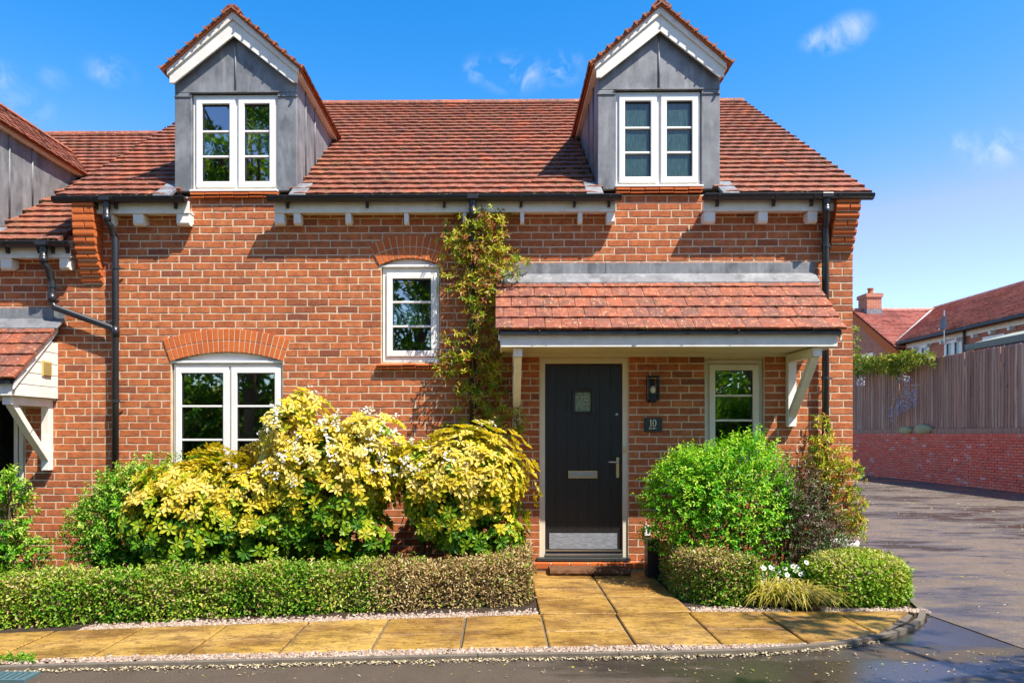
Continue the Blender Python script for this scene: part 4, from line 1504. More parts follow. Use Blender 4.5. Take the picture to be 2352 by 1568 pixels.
mark([[(.335, .40), (.335, .80), (.275, .79), (.375, .895), (.385, .895), (.385, .40)], [(.275, .362), (.445, .362), (.385, .405), (.335, .405)]])
oo = [(.565 + .105 * math.cos(t), .625 + .262 * math.sin(t)) for t in np.linspace(0, 2 * math.pi, 25)]
ii = [(.562 + .058 * math.cos(t), .625 + .232 * math.sin(t)) for t in np.linspace(0, 2 * math.pi, 25)]
mark([[oo[k], oo[k + 1], ii[k + 1], ii[k]] for k in range(24)])
scr = []


def stroke(pts, w=.016):
    for (a, b), (c, d) in zip(pts, pts[1:]):
        L = math.hypot((c - a) * sw_, (d - b) * sh_)
        nx, ny = -(d - b) * sh_ / L * w, (c - a) * sw_ / L * w * sw_ / sh_
        scr.append([(a - nx, b - ny), (c - nx, d - ny), (c + nx, d + ny), (a + nx, b + ny)])


stroke([(.268, .20), (.28, .29), (.32, .265), (.345, .225), (.325, .19), (.29, .20)])
stroke([(.345, .25), (.36, .195), (.385, .24), (.40, .19), (.42, .25)])
stroke([(.465, .285), (.49, .22), (.53, .195), (.56, .23), (.54, .28), (.50, .295), (.465, .285)])
stroke([(.56, .235), (.60, .245), (.63, .215), (.67, .225)])
mark(scr, 'script_line')

mz = .038
dm_ = thing('door_mat', 'brown coir mat curled against the brick doorstep', 'mat', (1.0, -.3, mz))
mx0, mx1 = gx(1262, -.33), gx(1446, -.33)
prof = [(-.40, mz), (-.41, mz + .02), (-.40, mz + .05), (-.37, mz + .062), (-.30, mz + .058), (-.16, mz + .05), (-.13, mz + .03), (-.13, mz)]
m = MB()
N_ = 24
vs = []
for i in range(N_ + 1):
    x = mx0 + (mx1 - mx0) * i / N_
    vs += [(x, y + random.uniform(-.004, .004), max(z + random.uniform(-.003, .004), mz)) for y, z in prof]
k = len(prof)
fs = [(i * k + j, i * k + j + 1, (i + 1) * k + j + 1, (i + 1) * k + j) for i in range(N_) for j in range(k - 1)] + [tuple(range(k)), tuple(range(N_ * k, N_ * k + k))[::-1]]
m.add(vs, fs)
m.build('pile', 'mat_coir', dm_)
MB().box(mx0 + .01, mx1 - .01, -.39, -.14, mz - .003, mz + .012).build('backing', 'black_plastic', dm_)

pl = thing('planter', 'tall square black planter standing right of the doorstep', 'planter', (gx(1499, -.35), -.35, .03))
a0, a1 = gx(1484, -.42), gx(1514, -.42)
m = MB().frame(a0, a1, .03, .40, .016, -.49, -.34)
m.box(a0, a1, -.488, -.475, .03, .385).box(a0, a1, -.355, -.342, .03, .385)
m.build('body', 'black_plastic', pl, bevel=.004)
MB().box(a0 + .015, a1 - .015, -.47, -.36, .30, .36).build('compost', 'soil', pl)

px_ = gx(1945, -.55)
pot = thing('flower_pot', 'pale rimmed round flower pot at the right corner of the house', 'pot', (px_, -.5, .01))
MB().lathe(px_, -.5, [(.085, .02), (.10, .12), (.112, .33), (.128, .335), (.132, .375), (.128, .40), (.108, .40), (.104, .34), (.10, .33)], 26).build('body', 'pot_glaze', pot, smooth=True)
MB().lathe(px_, -.5, [(.001, .345), (.103, .345)], 20).build('compost', 'soil', pot)
MB().tube([(px_ + .0, -.5, .34), (px_ - .05, -.49, .55), (px_ - .10, -.46, .75)], .006, 6).build('stem', 'bark', pot)

# drain grate in the gutter of the road
gp = ground(18, 1552, .006)
gt = thing('drain_grate', 'pale metal drain grate in the road at the bottom left corner', 'grate', (gp.x, gp.y, 0))
x0, x1, y0, y1 = gp.x - .2, gp.x + .155, gp.y - .09, gp.y + .06
m = MB().box(x0, x1, y0, y0 + .018, .0, .016).box(x0, x1, y1 - .018, y1, .0, .016).box(x0, x0 + .018, y0 + .018, y1 - .018, 0, .016).box(x1 - .018, x1, y0 + .018, y1 - .018, 0, .016)
m.build('rim', 'grate_metal', gt)
MB().box(x0 + .018, x1 - .018, y0 + .018, y1 - .018, .001, .004).build('pit', 'black_metal', gt)
for i in range(9):
    x = x0 + .03 + (x1 - x0 - .06) * i / 8
    MB().box(x - .011, x + .011, y0 + .018, y1 - .018, .004, .014).build('grate_bar', 'grate_metal', gt)

# ================================================================== FENCE, RETAINING WALL, BACKGROUND HOUSES
FX = 12.6
wy0, wy1 = 6.5, 30.0
rw = thing('retaining_wall', 'low red brick retaining wall below the timber fence', 'wall', (FX, wy0, 0))
wt = 1.43
wc = MB().box(FX + .012, FX + .22, wy0, wy1, -.05, wt - .004).build('mortar_core', 'soil', rw)
ov = []
for i in range(12):
    m = MB(); vs, fs, r = brick_geo(.214, .065, .05, i / 12.0, .003); m.add(vs, fs, r)
    me = m.mesh('brick'); me.materials.append(MATS['old_brick']); ov.append(me)
Wm = Matrix(((0, 1, 0, 0), (-1, 0, 0, 0), (0, 0, 1, 0), (0, 0, 0, 1)))   # x -> -y, front (-y) -> -x
lst = []
for k in range(18):
    z = .0375 + k * .0735
    y = wy0 + (.1125 if k % 2 else 0)
    while y < wy1:
        lst.append((y + .11, z)); y += .225
vis = [b for b in lst if 9.8 < b[0] < 18.5]
random.shuffle(vis)
ind = set(vis[:300])
rest = MB()
for (y, z) in lst:
    M = Matrix.Translation((FX + random.uniform(-.004, .004), y, z)) @ Wm
    if (y, z) in ind:
        inst('brick', random.choice(ov), M, rw)
    else:
        vs, fs, r = brick_geo(.214, .065, .05, random.random(), .003)
        rest.add([M @ Vector(v) for v in vs], fs, r)
y = wy0
while y < wy1:                                            # brick-on-edge coping
    vs, fs, r = brick_geo(.065, .102, .05, random.random(), .003)
    M = Matrix.Translation((FX - .004, y, 1.375)) @ Wm
    rest.add([M @ Vector(v) for v in vs], fs, r)
    y += .0755
rest.build('brick_courses', 'old_brick', rw, kind='stuff')

fn = thing('timber_fence', 'tall weathered close-board fence on top of the retaining wall', 'fence', (FX + .1, wy0, wt))
MB().box(FX + .05, FX + .10, wy0, wy1, wt, wt + .14).build('gravel_board', 'fence_wood', fn)
for zz in (1.75, 2.6, 3.4):
    MB().box(FX + .125, FX + .19, wy0, wy1, zz, zz + .08).build('rail', 'fence_wood', fn)
bv = []
for q in range(16):
    m = MB()
    j = random.uniform(-.02, .02)
    m.add([(.0, -.064, 0), (-.022, -.06, 0), (-.009, .066, 0), (.0, .066, 0), (.0, -.064, 2.06 + j), (-.022, -.06, 2.06 + j), (-.009, .066, 2.05 + j), (.0, .066, 2.05 + j)],
          [(0, 1, 2, 3), (4, 7, 6, 5), (0, 4, 5, 1), (1, 5, 6, 2), (2, 6, 7, 3), (3, 7, 4, 0)], q / 16.0)
    me = m.mesh('fence_board'); me.materials.append(MATS['fence_wood']); bv.append(me)
y = wy0
while y < wy1:
    inst('fence_board', random.choice(bv), Matrix.Translation((FX + .122, y, wt + .145 + random.uniform(-.012, .012))) @ Matrix.Rotation(random.gauss(0, .004), 4, 'X'), fn)
    y += .118
for i, (px, sc, lab) in enumerate(((2078, 1.0, 'left of two mossy rounded stones on the retaining wall'), (2118, 1.25, 'larger right one of two mossy rounded stones on the retaining wall'))):
    d = pixdir(px, 990); Y = FX / d.x * d.y - D
    m = MB()
    nlat, nlon = 6, 10
    vs = []
    for a in range(nlat + 1):
        for b in range(nlon):
            th, ph = math.pi * a / nlat, 2 * math.pi * b / nlon
            k = random.uniform(.88, 1.08)
            vs.append((FX + .03 + .09 * sc * math.sin(th) * math.cos(ph) * k, Y + .36 * sc * math.sin(th) * math.sin(ph) * k, wt + .09 * sc + .13 * sc * math.cos(th) * k))
    fs = [(a * nlon + b, a * nlon + (b + 1) % nlon, (a + 1) * nlon + (b + 1) % nlon, (a + 1) * nlon + b) for a in range(nlat) for b in range(nlon)]
    o = m.add(vs, fs).build('stone', 'mossy_stone', None, smooth=True)
    tag(o, lab, 'stone', 'stones on the retaining wall')


def far_roof(parent, o, U, V, len_u, len_v, g, cut=None):
    """a slope seen from afar: one lapped strip per course, cut into lengths"""
    U, V = Vector(U).normalized(), Vector(V).normalized()
    N = U.cross(V).normalized()
    o = Vector(o)
    m = MB()
    n = int(len_v / g)
    for k in range(n):
        a0, a1 = 0.0, len_u
        if cut:
            a0, a1 = cut(k / n)
        x = a0
        while x < a1 - .01:
            b = min(x + random.uniform(.35, .9), a1)
            p = o + V * (k * g)
            q = p + V * (g * 1.2)
            m.add([p + U * x + N * .06, p + U * b + N * .06, q + U * b + N * .005, q + U * x + N * .005, p + U * x + N * .004, p + U * b + N * .004],
                  [(0, 1, 2, 3), (4, 5, 1, 0)], random.random())
            x = b
    return m.build('tile_courses', 'far_tile', parent, kind='stuff')


def far_window(parent, X, y0, y1, z0, z1):
    m = MB()
    m.box(X - .05, X, y0, y1, z1 - .06, z1).box(X - .05, X, y0, y1, z0, z0 + .06)
    for y in (y0 + .03, (y0 + y1) / 2, y1 - .03):
        m.box(X - .048, X, y - .04, y + .04, z0 + .06, z1 - .06)
    w = m.build('window', 'upvc', parent)
    ym = (y0 + y1) / 2
    for a, b in ((y0 + .07, ym - .04), (ym + .04, y1 - .07)):
        MB().add([(X - .012, a, z0 + .06), (X - .012, b, z0 + .06), (X - .012, b, z1 - .06), (X - .012, a, z1 - .06)], [(0, 1, 2, 3)]).build('pane', 'far_glass', w)
        MB().frame(0, b - a, z0 + .06, z1 - .06, .05, 0, .03).build('sash', 'upvc', w).matrix_basis = Matrix.Translation((X - .05, a, 0)) @ Matrix(((0, 1, 0, 0), (1, 0, 0, 0), (0, 0, 1, 0), (0, 0, 0, 1)))
    return w


def ray_x(px, py, X):
    d = pixdir(px, py); t = X / d.x
    return Vector((X, -D + d.y * t, ZC + d.z * t))


HX = 15.8
e0, e1 = ray_x(2074, 790, HX), ray_x(2352, 719, HX)
ez = (e0.z + e1.z) / 2
yv = e0.y
rz_ = 6.85
rx_ = 19.0
th = thing('brick_terrace', 'long brick terrace with red tiled roof and satellite dish beyond the fence', 'house', (HX, 6, 0))
MB().box(HX, HX + .3, 4, yv + .2, -.1, ez).build('wall', 'far_brick', th)
MB().box(22.2, 22.5, 4, yv + 6.4, -.1, ez).build('back_wall', 'far_brick', th)
MB().prism([(HX, -.1), (22.4, -.1), (22.4, ez), (rx_, rz_ - .1), (HX, ez)], 'y', 3.7, 4.0).build('gable', 'far_brick', th)
rf = MB().add([(HX - .25, 4, ez - .05), (HX - .25, yv, ez - .05), (rx_, yv + 3.3, rz_ - .03), (rx_, 4, rz_ - .03), (22.6, yv + 7, ez - .05), (22.6, 4, ez - .05), (rx_, yv + 7, rz_ - .03)],
              [(0, 3, 2, 1), (3, 5, 4, 6, 2)]).build('roof', 'far_tile', th)
V = Vector((rx_ - HX + .25, 0, rz_ - ez)); LV = V.length
LU = yv - 4
far_roof(rf, (HX - .25, yv, ez), (0, -1, 0), V, LU, LV, .135, lambda t: (-3.3 * t, LU))
MB().tube([(rx_, 4, rz_ + .02), (rx_, yv + 3.3, rz_ + .02)], .09, 8).build('ridge', 'far_tile', rf)
MB().bar((HX - .2, yv + .05, ez + .03), (rx_, yv + 3.3, rz_ + .05), .10, .05).build('valley', 'render_coat', rf)
MB().box(HX - .06, HX - .03, 4, yv - .3, ez - .28, ez - .10).build('fascia', 'white_paint', th)
MB().tube([(HX - .30, 4, ez - .07), (HX - .30, yv - .1, ez - .07)], .06, 8).build('gutter', 'black_plastic', th)
for k in range(16):
    y = yv - 1.0 - k * .85
    MB().box(HX - .2, HX - .002, y - .05, y + .05, ez - .40, ez - .28).build('rafter_foot', 'white_paint', th)
for (pa, pb, pt, pbm) in ((2097, 2137, 792, 870), (2172, 2212, 778, 860), (2260, 2310, 768, 850)):
    a, b = ray_x(pb, 800, HX).y, ray_x(pa, 800, HX).y
    zt_ = ray_x((pa + pb) / 2, pt + 2, HX).z
    far_window(th, HX, a, b, zt_ - 1.15, zt_)
yd = ray_x(2221, 790, HX).y
MB().tube([(HX - .1, yd, ez - .1), (HX - .1, yd, .5)], .05, 8).build('downpipe', 'black_plastic', th)

gxw = HX - .35
ge, grd = ray_x(2058, 798, gxw), ray_x(1963, 714, gxw)
wg = thing('gabled_house', 'brick gable end with chimney behind the wisteria on the fence', 'house', (gxw, ge.y, 0))
yb_ = 2 * grd.y - ge.y
MB().prism([(ge.y, -.1), (yb_, -.1), (yb_, ge.z), (grd.y, grd.z - .08), (ge.y, ge.z)], 'x', gxw, gxw + .3).build('gable', 'far_brick', wg)
MB().box(gxw + .3, HX + 3.0, ge.y + .1, ge.y + .3, -.1, ge.z).build('wall', 'far_brick', wg)
rf2 = MB().add([(gxw - .08, ge.y - .15, ge.z - .06), (rx_, ge.y - .15, ge.z - .06), (rx_, grd.y, grd.z - .04), (gxw - .08, grd.y, grd.z - .04), (rx_, yb_, ge.z - .05), (gxw - .08, yb_, ge.z - .05)],
               [(0, 1, 2, 3), (3, 2, 4, 5)]).build('roof', 'far_tile', wg)
V = Vector((0, grd.y - ge.y + .15, grd.z - ge.z)); LV = V.length
far_roof(rf2, (gxw - .1, ge.y - .15, ge.z - .02), (1, 0, 0), V, 3.6, LV, .15, lambda t: (0, .6 + 3.2 * t))
MB().tube([(gxw - .1, grd.y, grd.z + .03), (rx_, grd.y, grd.z + .03)], .09, 8).build('ridge', 'far_tile', rf2)
MB().prism([(ge.y - .1, ge.z - .1), (grd.y, grd.z - .12), (grd.y, grd.z - .42), (ge.y + .15, ge.z - .42)], 'x', gxw - .04, gxw).build('verge', 'rubbed_brick', wg)
for k in range(5):
    MB().box(gxw - .03, gxw + .28, ge.y - .16 + k * .03, ge.y + .1, ge.z - .22 - k * .11, ge.z - .13 - k * .11).build('brick', 'rubbed_brick', wg)
cy0 = grd.y - .1
cx0, cx1 = (1975 - VX) / F * (cy0 + D), (2012 - VX) / F * (cy0 + D)
cz = ray_x(1993, 679, (cx0 + cx1) / 2).z
ch = MB().box(cx0 + .05, cx1 - .03, cy0 - .3, cy0 + .45, grd.z - .6, cz - .16).box(cx0 + .0, cx1 + .02, cy0 - .35, cy0 + .5, cz - .16, cz).build('chimney', 'far_brick', wg)
MB().box(cx0 + .03, cx1 - .01, cy0 - .33, cy0 + .4, grd.z - .6, grd.z + .02).build('chimney_flashing', 'lead', ch)
MB().lathe((cx0 + cx1) / 2, cy0, [(.11, cz), (.12, cz + .05), (.10, cz + .2), (.13, cz + .22), (.13, cz + .27), (.09, cz + .27)], 12).build('chimney_pot', 'terracotta', ch)
a, b = ray_x(2007, 830, gxw).y, ray_x(1980, 830, gxw).y
zt_ = ray_x(1994, 812, gxw).z
far_window(wg, gxw, a, b, zt_ - 1.2, zt_)

# satellite dish on its pole
dp = ray_x(2193, 775, HX)
sd_ = thing('satellite_dish', 'dark satellite dish on a thin pole against the terrace roof', 'dish', (HX - .35, dp.y, dp.z))
ptop = ray_x(2192, 706, HX - .35)
MB().tube([(HX - .35, dp.y, dp.z - .2), (HX - .35, dp.y, ptop.z)], .022, 8).build('pole', 'steel', sd_)
dz_ = ray_x(2206, 733, HX - .45).z
m = MB(); vs = [(0, 0, 0)]; fs = []
for q in (1, 2, 3):
    rr = .24 * q / 3
    vs += [(rr * .85 * math.cos(a), -rr * rr * .8, rr * math.sin(a)) for a in np.linspace(0, 2 * math.pi, 17)[:-1]]
fs = [(0, 1 + k, 1 + (k + 1) % 16) for k in range(16)]
for q in (0, 1):
    fs += [(1 + q * 16 + k, 1 + (q + 1) * 16 + k, 1 + (q + 1) * 16 + (k + 1) % 16, 1 + q * 16 + (k + 1) % 16) for k in range(16)]
m.add([(HX - .5 + y * 1, dp.y - .25 + x, dz_ + z) for x, y, z in vs], fs)
m.build('reflector', 'dish_metal', sd_, smooth=True)
MB().bar((HX - .35, dp.y, dz_), (HX - .47, dp.y - .2, dz_), .03, .03).build('mount', 'dish_metal', sd_)
MB().tube([(HX - .5, dp.y - .25, dz_ - .22), (HX - .75, dp.y - .3, dz_ - .25), (HX - .85, dp.y - .32, dz_ - .15)], .018, 6).build('feed_arm', 'steel', sd_)

# low garden building whose roof edge shows over the fence
SX = 13.5
s0, s1 = ray_x(2219, 800, SX), ray_x(2352, 758, SX)
zs_ = (s0.z + s1.z) / 2
sh = thing('garden_shed', 'felt roofed shed with dark edge just behind the fence', 'shed', (SX, 4, 0))
MB().box(SX + .15, SX + 1.9, 4, s0.y - .1, -.05, zs_ - .1).build('wall', 'fence_wood', sh)
MB().prism([(SX, zs_), (SX + 1.3, zs_ + .34), (SX + 2.1, zs_ + .34), (SX + 2.1, zs_ + .26), (SX + 1.3, zs_ + .26), (SX, zs_ - .06)], 'y', 3.9, s0.y).build('roof', 'felt', sh)
MB().box(SX - .03, SX - .002, 3.9, s0.y + .02, zs_ - .17, zs_ + .01).build('roof_edge', 'black_plastic', sh)
MB().tube([(SX - .12, 3.9, zs_ - .27), (SX - .12, s0.y - 1.0, zs_ - .27)], .06, 8).build('gutter', 'black_plastic', sh)


# ================================================================== PLANTS
def fast_mesh(name, V, faces_n, rnd_face):
    """V: (n, k, 3) leaf corners; faces_n: faces of one leaf as index tuples of equal size"""
    n, k, _ = V.shape
    F_ = np.array(faces_n, dtype=np.int32)
    nf, fv = F_.shape
    me = bpy.data.meshes.new(name)
    me.vertices.add(n * k)
    me.vertices.foreach_set('co', V.astype(np.float32).ravel())
    idx = (np.arange(n, dtype=np.int32)[:, None, None] * k + F_[None]).ravel()
    me.loops.add(n * nf * fv)
    me.loops.foreach_set('vertex_index', idx)
    me.polygons.add(n * nf)
    me.polygons.foreach_set('loop_start', np.arange(0, n * nf * fv, fv, dtype=np.int32))
    me.update(calc_edges=True)
    a = me.attributes.new('rnd', 'FLOAT', 'FACE')
    a.data.foreach_set('value', np.repeat(rnd_face.astype(np.float32), nf))
    return me


def unit(a):
    return a / np.maximum(np.linalg.norm(a, axis=-1, keepdims=True), 1e-9)


def leaf_verts(P, Dr, Nr, L, W, fold=.25, curl=.25, m1w=.42, m2w=.40):
    """base point, direction, rough normal, length, width -> six-corner folded leaf"""
    Dr = unit(Dr)
    S = unit(np.cross(Dr, Nr))
    N = np.cross(S, Dr)
    L, W = L[:, None], W[:, None]
    b = P
    tip = P + Dr * L - N * L * curl
    m1 = P + Dr * L * .35
    m2 = P + Dr * L * .72 - N * L * curl * .4
    up = N * W * fold
    return np.stack([b, m1 + S * W * m1w + up, m2 + S * W * m2w + up, tip, m2 - S * W * m2w + up, m1 - S * W * m1w + up], 1)


LEAF_F = [(0, 1, 2, 3), (0, 3, 4, 5)]


def foliage(name, mat, parent, P, Dr, Nr, L, W, rnd, **k):
    me = fast_mesh(name, leaf_verts(P, Dr, Nr, L, W, **k), LEAF_F, np.clip(rnd, 0, 1))
    return link(name, me, mat, parent, kind='stuff')


def rand_dirs(n):
    return unit(RNG.normal(size=(n, 3)))


def lump(d, seed, amp=.25, f=2.3):
    """smooth lobes on a direction sphere"""
    r = np.random.default_rng(seed)
    v = np.zeros(len(d))
    for i in range(7):
        k = unit(r.normal(size=3)[None])[0]
        v += np.cos(d @ k * f * r.uniform(.7, 1.8) + r.uniform(0, 6.28))
    return 1 + amp * v / 4


def shell(c, rad, n, seed, inner=.55, amp=.25, ymax=None, zmin=None, up=.25, power=2.0):
    """points in the outer part of a lumpy ellipsoid, with outward directions"""
    out_p, out_d, out_t = [], [], []
    c, rad = np.array(c), np.array(rad)
    got = 0
    while got < n:
        d = rand_dirs(n)
        t = inner + (1 - inner) * RNG.random(n) ** (1 / power)
        p = c + d * rad * (lump(d, seed, amp) * t)[:, None]
        ok = np.ones(n, bool)
        if ymax is not None:
            ok &= p[:, 1] < ymax
        if zmin is not None:
            ok &= p[:, 2] > zmin
        out_p.append(p[ok]); out_d.append(unit(d[ok] / rad * rad.mean() + np.array([0, 0, up]))); out_t.append(t[ok])
        got += ok.sum()
    return np.concatenate(out_p)[:n], np.concatenate(out_d)[:n], np.concatenate(out_t)[:n]


def sprigs(P, Dr, n_leaf, length, ll, lw, spread=.9, droop=.0):
    """leaves set alternately along little shoots starting at P"""
    n = len(P)
    k = np.arange(n_leaf)
    t = (k + .5) / n_leaf
    Dr = unit(Dr + RNG.normal(size=Dr.shape) * .35)
    A = unit(np.cross(Dr, rand_dirs(n)))
    B = np.cross(Dr, A)
    ang = k * 2.4 + RNG.uniform(0, 6.28, (n, 1))
    rad = A[:, None] * np.cos(ang)[..., None] + B[:, None] * np.sin(ang)[..., None]
    len_ = length * RNG.uniform(.6, 1.3, (n, 1))
    base = P[:, None] + Dr[:, None] * (t[None] * len_)[..., None]
    base[..., 2] -= droop * (t[None] ** 2) * len_
    d = unit(rad * spread + Dr[:, None] * .7)
    nrm = unit(Dr[:, None] + np.array([0, 0, .6]) + RNG.normal(size=d.shape) * .25)
    m = n * n_leaf
    L = ll * RNG.uniform(.65, 1.25, m)
    return base.reshape(m, 3), d.reshape(m, 3), nrm.reshape(m, 3), L, lw * RNG.uniform(.75, 1.2, m)


def stems(parent, base, tips, r0, mat='bark', wob=.04, name='stem'):
    for tp in tips:
        b, tp = Vector(base) + Vector((random.uniform(-.05, .05), random.uniform(-.04, .04), 0)), Vector(tp)
        pts = []
        for i in range(6):
            t = i / 5
            q = b.lerp(tp, t)
            q += Vector((random.uniform(-wob, wob), random.uniform(-wob, wob), .12 * math.sin(t * math.pi) * (tp - b).length * .5)) * (1 if 0 < i < 5 else 0)
            pts.append(q)
        MB().tube(pts, [r0 * (1 - .7 * i / 5) for i in range(6)], 6).build(name, mat, parent, smooth=True)


# ---- golden choisya: whorls of long leaves, each of the nearest leaves its own object
def leaf_proto(mat, L, W, n=5):
    out = []
    for i in range(n):
        V = leaf_verts(np.zeros((1, 3)), np.array([[1., 0, 0]]), np.array([[0., 0, 1]]), np.array([L]), np.array([W]), fold=.22, curl=.12 + .08 * i, m1w=.30, m2w=.56)
        me = fast_mesh('leaf', V, LEAF_F, np.array([.62 + .08 * i]))
        me.materials.append(MATS[mat]); out.append(me)
    return out


CH = leaf_proto('choisya_leaf', .068, .024)


def choisya(label, blobs, seed, n_ind, flowers, base, ymax=-.06, light=0.0):
    root = thing('choisya_shrub', label, 'shrub', base, 'golden shrubs under the windows')
    PP, DD, NN, LL, WW, RR = [], [], [], [], [], []
    lowz = .25; topz = max(c[2] + rad[2] * .8 for c, rad, _ in blobs)
    for q, (c, rad, nw) in enumerate(blobs):
        P, d, t = shell(c, rad, nw, seed + q, .45, .42, ymax, .12, .35)
        k = RNG.integers(5, 9, nw)
        zrel = (P[:, 2] - (c[2] - rad[2])) / (2 * rad[2])
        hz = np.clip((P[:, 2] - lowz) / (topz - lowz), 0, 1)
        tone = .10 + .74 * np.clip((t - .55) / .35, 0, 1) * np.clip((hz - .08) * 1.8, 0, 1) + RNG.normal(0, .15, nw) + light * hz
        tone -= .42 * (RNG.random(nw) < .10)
        for i in range(nw):
            a = unit(np.cross(d[i], rand_dirs(1)[0])[None])[0]; b = np.cross(d[i], a)
            th = np.arange(k[i]) * 2 * math.pi / k[i] + RNG.uniform(0, 6)
            rad_ = a * np.cos(th)[:, None] + b * np.sin(th)[:, None]
            op = RNG.uniform(.25, .75)
            dd = unit(rad_ + d[i] * op)
            PP.append(P[i] + rad_ * .004); DD.append(dd); NN.append(unit(d[i] - rad_ * .3 + np.array([0, 0, .2])))
            LL.append(.070 * RNG.uniform(.6, 1.2, k[i]) * (1 if t[i] > .7 else .9)); WW.append(.029 * RNG.uniform(.75, 1.25, k[i]))
            RR.append(np.full(k[i], tone[i]) + RNG.normal(0, .05, k[i]))
    P, d, n, L, W, r = map(np.concatenate, (PP, DD, NN, LL, WW, RR))
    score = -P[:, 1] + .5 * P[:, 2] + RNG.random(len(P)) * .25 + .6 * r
    order = np.argsort(-score)
    ind = order[:n_ind]
    for i in ind:
        D_ = Vector(d[i]).normalized(); S = D_.cross(Vector(n[i])).normalized() * -1; N = D_.cross(S)
        me = CH[int(np.clip((r[i] - .5) / .08, 0, 4))]
        M = basis(P[i], D_, S, N) @ Matrix.Diagonal((L[i] / .068, W[i] / .024, 1, 1))
        inst('leaf', me, M, root)
    o = order[n_ind:]
    foliage('foliage', 'choisya_leaf', root, P[o], d[o], n[o], L[o], W[o], r[o], fold=.22, curl=.2, m1w=.30, m2w=.56)
    for q, (c, rad, nw) in enumerate(blobs):
        tips = [(c[0] + random.uniform(-.8, .8) * rad[0], c[1] + random.uniform(-.6, .5) * rad[1], c[2] + random.uniform(-.1, .7) * rad[2]) for _ in range(6)]
        stems(root, (c[0], c[1] + .05, .0), tips, .013)
    if sum(flowers):
        FP, FD, FN = [], [], []
        for q, (c, rad, nw) in enumerate(blobs):
            n_f = flowers[q]
            if not n_f:
                continue
            P, d, t = shell(c, rad, n_f * 3, seed + q, .95, .42, ymax, c[2] - .05 * rad[2], .5)
            ok = d[:, 1] < .25
            P, d = P[ok][:n_f], d[ok][:n_f]
            for i in range(len(P)):
                for j in range(9):
                    cc = P[i] + d[i] * .02 + RNG.normal(0, .022, 3)
                    nn = unit((d[i] + RNG.normal(0, .4, 3))[None])[0]
                    a = unit(np.cross(nn, rand_dirs(1)[0])[None])[0]; b = np.cross(nn, a)
                    th = np.arange(5) * 2 * math.pi / 5
                    rr = a * np.cos(th)[:, None] + b * np.sin(th)[:, None]
                    FP.append(np.repeat(cc[None], 5, 0)); FD.append(rr + nn * .35); FN.append(np.repeat(nn[None], 5, 0))
        P, d, n = map(np.concatenate, (FP, FD, FN))
        foliage('blossom', 'white_petal', root, P, d, n, np.full(len(P), .0145), np.full(len(P), .010), RNG.random(len(P)), fold=.1, curl=-.1)
    return root


def pc(px, py, Y):
    p = at(px, py, Y); return (p.x, p.y, p.z)


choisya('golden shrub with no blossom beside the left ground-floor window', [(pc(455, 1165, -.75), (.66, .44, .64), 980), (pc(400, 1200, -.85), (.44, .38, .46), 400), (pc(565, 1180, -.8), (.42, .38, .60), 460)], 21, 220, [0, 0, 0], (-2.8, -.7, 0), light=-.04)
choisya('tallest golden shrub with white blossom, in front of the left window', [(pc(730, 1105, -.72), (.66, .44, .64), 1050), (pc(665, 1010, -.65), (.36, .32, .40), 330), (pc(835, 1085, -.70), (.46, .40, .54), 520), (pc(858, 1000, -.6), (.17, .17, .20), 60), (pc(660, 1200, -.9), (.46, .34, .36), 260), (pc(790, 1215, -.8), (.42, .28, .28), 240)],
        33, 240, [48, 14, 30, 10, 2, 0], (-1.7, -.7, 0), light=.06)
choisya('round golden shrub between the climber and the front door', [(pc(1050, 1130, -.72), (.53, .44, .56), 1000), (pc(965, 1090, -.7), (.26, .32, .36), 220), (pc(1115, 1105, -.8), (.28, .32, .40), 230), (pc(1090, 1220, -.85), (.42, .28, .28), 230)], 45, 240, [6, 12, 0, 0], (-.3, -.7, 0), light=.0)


# ---- small-leaved shrubs
def bush(name, label, mat, blobs, seed, ll, lw, base, ymax=-.05, nl=7, sl=.09, bias=0.0, var=.2, zmin=.05, cat='shrub', group=None, inner=.5, stem_n=8, stem_r=.010, spread=.9, amp=.28):
    root = thing(name, label, cat, base, group)
    A = []
    for q, (c, rad, n) in enumerate(blobs):
        P, d, t = shell(c, rad, n, seed + q, inner, amp, ymax, zmin, .45)
        B = sprigs(P, d, nl, sl, ll, lw, spread)
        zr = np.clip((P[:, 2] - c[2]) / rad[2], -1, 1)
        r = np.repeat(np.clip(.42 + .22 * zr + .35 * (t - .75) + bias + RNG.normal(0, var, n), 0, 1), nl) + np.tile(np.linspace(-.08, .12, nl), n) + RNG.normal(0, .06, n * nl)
        A.append((*B, r))
    P, d, n_, L, W, r = (np.concatenate(x) for x in zip(*A))
    foliage('foliage', mat, root, P, d, n_, L, W, r)
    for q, (c, rad, n) in enumerate(blobs[:3]):
        tips = [(c[0] + random.uniform(-.85, .85) * rad[0], min(c[1] + random.uniform(-.7, .6) * rad[1], ymax), c[2] + random.uniform(-.2, .8) * rad[2]) for _ in range(stem_n)]
        stems(root, (c[0], min(c[1] + .03, ymax), 0), tips, stem_r)
    return root


